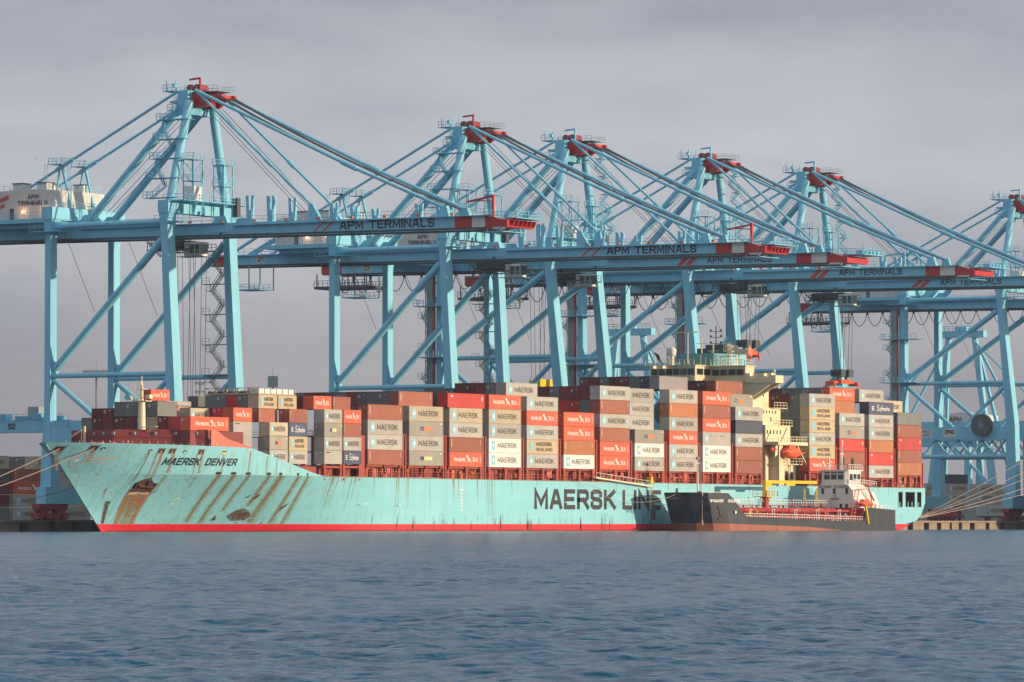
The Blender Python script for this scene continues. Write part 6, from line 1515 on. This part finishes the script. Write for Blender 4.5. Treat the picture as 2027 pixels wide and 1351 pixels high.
# trailer with a white box on the quay
t = thing('container_trailer', 'yard trailer standing on the quay right of the stern under a big white box', 'trailer', (393, 60, QZ)); O = (393, 60, QZ)
m = MB().box(386.6, 400, 59.0, 61.2, QZ + 1.0, QZ + 1.35).box(399.6, 402.4, 58.9, 61.3, QZ + .6, QZ + 3.0); m.build('chassis', crane_darkred, t, O)
for x in (388, 389.4, 398, 401):
    MB().tube((x, 58.9, QZ + .55), (x, 59.4, QZ + .55), .55, 14).build('wheel', steel_dark, t, O)
container(386.0, 58.8, QZ + 1.36, 'w', 'large white container with star square riding on the quay trailer', 'containers stacked in the yard behind', Lc=13.72, H=2.9)
t = thing('waste_skip', 'small yellow brown skip standing on the quay right of the stern', 'skip', (372, 44, QZ)); O = (372, 44, QZ)
MB().frus((372, 44, QZ), (3.0, 1.8), (372, 44, QZ + 2.0), (3.6, 2.2)).build('skip_body', mk('skip_ochre', (.30, .17, .04), .7), t, O)
m = MB()
for x in (370.4, 371.5, 372.6, 373.6): m.box(x, x + .12, 42.86, 42.95, QZ + .1, QZ + 2.0)
m.build('skip_rib', mk('skip_ochre_dark', (.22, .12, .03), .7), t, O)
# bollards
for k, u in enumerate((-98, 301.5, 330, 350, 378)):
    m = MB().tube((u, 35.2, QZ), (u, 35.2, QZ + .55), .28, 10).tube((u, 35.2, QZ + .55), (u, 35.2, QZ + .8), .42, 10); o = m.build('bollard', steel_dark)
    tag(o, ['bollard on the quay edge left of the bow', 'bollard holding the five pale ropes behind the stern', 'second bollard right of the stern', 'third bollard right of the stern', 'fourth bollard right of the stern'][k], 'bollard', 'bollards on the quay edge')
# light masts
def light_mast(u, w, h, lab, kind=0):
    t = thing('light_mast', lab, 'light mast', (u, w, QZ), 'tall light masts in the yard'); O = (u, w, QZ)
    MB().tube((u, w, QZ), (u, w, h), .42, 10, .22).build('pole', house_white, t, O)
    m = MB()
    if kind == 0:
        m.tube((u, w, h - .6), (u, w, h - .1), 2.6, 14)
        for k in range(10): a = k * math.pi / 5; m.box(u + 2.7 * math.cos(a) - .45, u + 2.7 * math.cos(a) + .45, w + 2.7 * math.sin(a) - .45, w + 2.7 * math.sin(a) + .45, h - .8, h + .1)
    elif kind == 1:
        for z in (h - 1, h - 3.2, h - 5.4): m.box(u - 1.4, u + 1.4, w - .3, w + .3, z, z + .25).box(u - 1.6, u - .9, w - .5, w + .5, z, z + .7).box(u + .9, u + 1.6, w - .5, w + .5, z, z + .7)
    else: m.tube((u, w, h - 3), (u, w, h), 1.4, 12)
    m.tube((u, w, h), (u, w, h + 2.6), .06, 5); m.build('lamp_head', house_white if kind != 2 else steel_grey, t, O)
light_mast(150, 177.6, 38.0, 'tall white light mast with round lamp crown left behind the bow stacks')
light_mast(200, 183.0, 37.0, 'light mast with three crossbars behind the flat racks', 1)
light_mast(300, 230.5, 41.5, 'mast with a grey drum on top, between the first and second cranes', 2)
light_mast(640, 260, 50, 'distant lattice topped mast right of the stern', 1)
# street lamp on the left
t = thing('lamp_post', 'dark lamp post standing before the yard gantry at the left', 'lamp post', (14, 70, QZ)); O = (14, 70, QZ)
MB().tube((14, 70, QZ), (14, 70, 23.4), .22, 8, .14).bar((14, 70, 23.3), (15.6, 69.2, 23.5), .2).build('pole', mk('dark_brown_post', (.05, .045, .045), .6), t, O)
MB().box(15.2, 16.6, 68.9, 69.5, 23.35, 23.6).build('lamp_head', steel_grey, t, O)

# low blue yard gantries left of the bow, and the ones behind the stern
def yard_gantry(u, w0, w1, zt, lab, along=True, sc_=1.0):
    t = thing('yard_gantry_crane', lab, 'gantry crane', (u, (w0 + w1) / 2, QZ), 'low blue gantry cranes in the yard'); O = (u, (w0 + w1) / 2, QZ)
    m = MB().box(u - .8, u + .8, w0 - 3, w1 + 3, zt - 2.6, zt).box(u + 7, u + 8.8, w0 - 3, w1 + 3, zt - 2.6, zt); m.build('girder', crane_blue, t, O)
    for w in (w0, w1):
        for x in (u, u + 8.2):
            m = MB().frus((x, w, QZ), (2.6, 2.8), (x, w, zt - 2.6), (1.4, 1.4)); m.build('leg', crane_blue, t, O)
        m = MB().box(u - 3, u + 11, w - .9, w + .9, 5.2, 6.8).box(u + .8, u + 7.4, w - .5, w + .5, zt - 6.4, zt - 5.2); m.build('sill_beam', crane_blue, t, O)
    m = MB().rail((u - 1.3, w0 - 3, zt), (u - 1.3, w1 + 3, zt), 1.3, 1.4, .08)
    for k in range(7): w = w0 + (w1 - w0) * k / 6; m.box(u - 1, u + 1.4, w - 1.2, w + 1.0, zt, zt + .9 + .5 * (k % 2))
    m.bar((u, w1 - 3, zt), (u, w1 - 3, zt + 4.4), .12).bar((u, w1 - 4, zt + 3.4), (u, w1 - 2, zt + 3.4), .1)
    m.build('girder_walkway', crane_blue_b, t, O)
    m = MB().box(u + 1, u + 5, w0 + 6, w0 + 9, zt + .1, zt + 3.0); m.build('trolley_house', steel_grey, t, O)
    return t
yg = yard_gantry(70, 128, 158, 24.2, 'low blue yard gantry behind the far left container stack')
m = MB(); put_text(m, '92', 1.3, front_fn(69.15, 141.0, 22.2), .2, width=2.0); m.build('gantry_number', black_t, yg, (70, 143, QZ))
yard_gantry(86, 98, 125, 23.2, 'low blue yard gantry behind the left leg of the first crane')
yard_gantry(560, 150, 190, 28, 'low blue yard gantry seen under the rightmost crane')
yard_gantry(640, 110, 150, 25, 'low blue yard gantry farthest right under the rightmost crane')
# older cranes far behind the stern
def far_crane(u, w, top, hb_, lab, boom=True):
    t = thing('old_gantry_crane', lab, 'crane', (u, w, QZ), 'older pale blue cranes in the distance'); O = (u, w, QZ)
    for sy in (-1, 1):
        m = MB().frus((u, w + sy * 12, QZ), (2.0, 2.2), (u, w + sy * 4.5, top - 2), (1.5, 1.5)); m.build('leg', crane_blue, t, O)
        m = MB().bar((u, w + sy * 4.5, top - 3), (u, w + sy * 19, hb_), .7); m.build('stay', crane_blue, t, O)
        m = MB().bar((u + 12, w + sy * 12, hb_ - 22), (u, w + sy * 4.5, top - 2), .9); m.build('brace', crane_blue, t, O)
    MB().box(u - 1.2, u + 1.2, w - 8, w + 8, top - 2, top).build('top_beam', crane_blue, t, O)
    m = MB().rail((u - 1.6, w - 8, top), (u - 1.6, w + 8, top), 1.4, 1.4, .12).bar((u, w, top), (u, w, top + 3.4), .2).box(u - .7, u + .7, w - 2, w + 2, top, top + 1.3); m.build('top_platform', crane_blue_b, t, O)
    MB().box(u - 2, u + 2, w - 42, w + 46, hb_ - 3, hb_).build('main_girder', crane_blue, t, O)
    if boom: m = MB().bar((u - 2, w - 5, top - 3), (u - 2, w - 32, hb_), .45).bar((u + 2, w + 5, top - 3), (u + 2, w + 32, hb_), .45); m.build('back_stay', crane_blue, t, O)
    MB().box(u - 2.5, u + 2.5, w + 20, w + 31, hb_, hb_ + 6).build('machinery_house', house_white, t, O)
    m = MB().box(u - 1.8, u + 1.8, w - 13, w + 13, hb_ - 24, hb_ - 21).bar((u, w - 12, hb_ - 22), (u, w + 8, hb_ - 3), .9); m.build('portal_beam', crane_blue, t, O)
    m = MB()
    for k in range(8): c = w - 40 + k * 5; m.path([(u - 2.2, c + 5 * j / 6, hb_ - 3.4 - 3.4 * math.sin(math.pi * j / 6)) for j in range(7)], .14, 4)
    m.build('festoon_cable', steel_dark, t, O)
    return t
far_crane(560, 152, 61.0, 33, 'older pale blue crane with splayed legs seen through the rightmost crane')
fc2 = far_crane(470, 218, 60.0, 30, 'older pale blue crane behind the red spreader over the stern stacks')
t = thing('machinery_building', 'light grey crane house with dark lettering seen below the rightmost crane', 'building', (600, 175, 31)); O = (600, 175, 31)
hw = MB().prism([(166, 31), (166, 36), (172, 37), (180, 36), (180, 31)], 'x', 600, 614).build('wall', house_white, t, O)
m = MB(); put_text(m, 'APM', 1.5, front_fn(599.8, 176.5, 34.0), .17, width=4.4); put_text(m, 'TERMINALS', 1.5, front_fn(599.8, 179.6, 31.8), .17, width=11.5); m.build('house_lettering', black_t, t, O)
MB().box(598, 615, 150, 184, 28.5, 30.95).build('girder', crane_blue, t, O)
for w in (152, 182): MB().box(605, 607, w - 1, w + 1, QZ, 28.48).build('leg', crane_blue, t, O)

# people
def person(loc, lab, coat, yaw=0.0, bend=0.0):
    t = thing('person', lab, 'person', loc)
    J = {'pel': (0, 0, .95), 'wst': (0, .02 + bend * .1, 1.15), 'cst': (0, bend * .35, 1.42), 'nck': (0, bend * .42, 1.54), 'hd': (0, bend * .5, 1.70),
         'hl': (-.11, 0, .9), 'kl': (-.12, .06, .5), 'al': (-.13, -.02, .09), 'tl': (-.13, .14, .04), 'hr': (.11, 0, .9), 'kr': (.13, -.02, .5), 'ar': (.15, -.1, .09), 'tr': (.15, .06, .04),
         'sl': (-.2, bend * .35, 1.44), 'el': (-.27, .08 + bend * .4, 1.16), 'wl': (-.22, .28 + bend * .5, 1.0), 'sr': (.2, bend * .35, 1.44), 'er': (.28, .06 + bend * .4, 1.16), 'wr': (.22, .26 + bend * .5, .98)}
    Rr = {'pel': .15, 'wst': .14, 'cst': .17, 'nck': .065, 'hd': .11, 'hl': .1, 'kl': .07, 'al': .05, 'tl': .045, 'hr': .1, 'kr': .07, 'ar': .05, 'tr': .045, 'sl': .075, 'el': .05, 'wl': .04, 'sr': .075, 'er': .05, 'wr': .04}
    E = [('pel', 'wst'), ('wst', 'cst'), ('cst', 'nck'), ('nck', 'hd'), ('pel', 'hl'), ('hl', 'kl'), ('kl', 'al'), ('al', 'tl'), ('pel', 'hr'), ('hr', 'kr'), ('kr', 'ar'), ('ar', 'tr'), ('cst', 'sl'), ('sl', 'el'), ('el', 'wl'), ('cst', 'sr'), ('sr', 'er'), ('er', 'wr')]
    ks = list(J); me = bpy.data.meshes.new('body'); me.from_pydata([J[k] for k in ks], [(ks.index(a), ks.index(b)) for a, b in E], []); me.update()
    tmp = bpy.data.objects.new('body', me); COL.objects.link(tmp); sk = tmp.modifiers.new('skin', 'SKIN')
    for i, k in enumerate(ks): me.skin_vertices[0].data[i].radius = (Rr[k], Rr[k])
    me.skin_vertices[0].data[0].use_root = True; tmp.modifiers.new('sub', 'SUBSURF').levels = 1
    dg = bpy.context.evaluated_depsgraph_get(); nm = bpy.data.meshes.new_from_object(tmp.evaluated_get(dg)); bpy.data.objects.remove(tmp)
    nm.materials.clear(); nm.materials.append(coat); nm.materials.append(skin_m)
    for p in nm.polygons:
        c = p.center; p.use_smooth = True
        if c.z > 1.57: p.material_index = 1
    o = bpy.data.objects.new('body', nm); COL.objects.link(o); o.parent = t
    h = MB().add(*sphere((0, bend * .5, 1.76), .135)); h.box(-.13, .13, bend * .5 + .05, bend * .5 + .2, 1.74, 1.77); h.build('hard_hat', white_p, t)
    t.rotation_euler.z = yaw; t.location = loc; return t
person((-62.5, 10.6, 14.7), 'person in orange overalls bending over the bow rail', hiviz, 2.0, .9)
person((-64.5, 13.4, 14.7), 'person in dark clothes standing on the foredeck left of the orange one', mk('dark_coverall', (.03, .04, .05), .8), 2.6, .2)
person((383.5, 46, QZ), 'person in orange overalls walking on the quay right of the stern', hiviz, 1.0, .1)
# gulls
def gull(loc, lab, s=1.0):
    o = MB().add([(-.35 * s, 0, 0), (0, -.09 * s, .05 * s), (.3 * s, 0, .02 * s), (0, .09 * s, .05 * s), (0, 0, -.09 * s)], [(0, 1, 4), (1, 2, 4), (2, 3, 4), (3, 0, 4), (0, 3, 1), (1, 3, 2)])
    for d in (-1, 1): o.add([(-.12 * s, d * .07 * s, .04 * s), (.16 * s, d * .07 * s, .04 * s), (.12 * s, d * .42 * s, .24 * s), (-.02 * s, d * .78 * s, .10 * s), (-.1 * s, d * .4 * s, .2 * s)], [(0, 1, 2, 4), (4, 2, 3), (4, 2, 1, 0), (3, 2, 4)])
    b = o.build('gull', gull_m); b.location = loc; b.rotation_euler = (0.3, 0, .9); tag(b, lab, 'bird', 'gulls in flight')

m = MB(); fa = []
for k, u in enumerate(np.linspace(-62.5, 222, 150)):
    for z, f_ in ((-.1, .9), (.16, .55), (.5, 0.0)): m.v.append(near_pt(float(u), z, .03) if u < 25 else (float(u), -.03, z)); fa.append(f_)
for k in range(149):
    for j_ in (0, 1): m.f.append((3 * k + j_, 3 * k + 3 + j_, 3 * k + 4 + j_, 3 * k + 1 + j_))
o = m.build1('waterline_mark', streak_mat('waterline_weed', (0.05, 0.05, 0.03), 1.1), ship, SO); at = o.data.attributes.new('fade', 'FLOAT', 'POINT'); at.data.foreach_set('value', fa)
# terminal trucks under the rightmost crane
for n_, (u, w, lb) in enumerate(((342, 50, 'dark red terminal truck on the quay just right of the ship stern'), (355, 54, 'dark red terminal truck parked behind the one nearest the stern'))):
    t = thing('terminal_truck', lb, 'truck', (u, w, QZ), 'terminal trucks on the quay'); O = (u, w, QZ)
    MB().box(u - 6.5, u + 3, w - 1.2, w + 1.2, QZ + .9, QZ + 1.3).build('chassis', crane_darkred, t, O)
    cbo = MB().frus((u + 4.4, w, QZ + .7), (2.6, 2.4), (u + 4.3, w, QZ + 3.1), (2.0, 2.2)).build('cab', crane_darkred, t, O)
    MB().box(u + 3.4, u + 5.2, w - 1.16, w - 1.12, QZ + 1.9, QZ + 2.8).build('cab_window', glass, cbo, O)
    for x in (u - 5.6, u - 4.2, u + 1.2, u + 4.6): MB().tube((x, w - 1.25, QZ + .52), (x, w - .8, QZ + .52), .52, 14).build('wheel', steel_dark, t, O)
gull((-103.9, 0, 64.8), 'small white gull flying at the left above the crane house', 1.2)
gull((-59.0, 0, 66.6), 'small white gull flying in front of the nearest crane mast', 1.2)

# the neighbouring ship moored ahead, just outside the right edge; its bow lines are the five pale ropes
nb = thing('container_ship', 'second laden container ship moored beyond the right edge of the picture', 'ship', (SO[0] + 415.0, SO[1], SO[2]), 'ships moored at the quay')
ship['group'] = 'ships moored at the quay'
for ch in list(ship.children):
    if ch.name.split('.')[0] in ('hull', 'forecastle_side', 'hull_side', 'boot_topping', 'transom', 'counter_underside', 'main_deck', 'forecastle_deck', 'sheer_rail', 'foremast', 'breakwater', 'breakwater_wing', 'lashing_bridge', 'accommodation_block', 'wheelhouse', 'funnel'):
        c = ch.copy(); COL.objects.link(c); c.parent = nb
for k, u in enumerate([-36, -21] + BAYU):
    zt = 27.5 if k < 2 else 33.0 - (k % 3) * 2.9
    MB().box(415 + u, 415 + u + 12.19, 5.0 if k < 2 else 0.3, 27 if k < 2 else 31.9, 12.8, zt).build('cargo_block', CONT[('brown', 'lightgrey', 'orange', 'maroon')[k % 4]], nb, (SO[0] + 415.0, SO[1], SO[2]))

# the air: pale haze round camera and scene
hz = MB().box(-820, 1400, -620, 1300, -1.5, 96).build('haze', bpy.data.materials.new('haze_air')); hz['kind'] = 'stuff'
hm = hz.data.materials[0]; hm.use_nodes = True; ht = hm.node_tree; ht.nodes.clear()
pv = N('ShaderNodeVolumePrincipled', ht); pv.inputs['Color'].default_value = (0.80, 0.86, 1.0, 1); pv.inputs['Density'].default_value = 0.00004; pv.inputs['Anisotropy'].default_value = 0.2
ho = N('ShaderNodeOutputMaterial', ht); ht.links.new(pv.outputs[0], ho.inputs['Volume'])
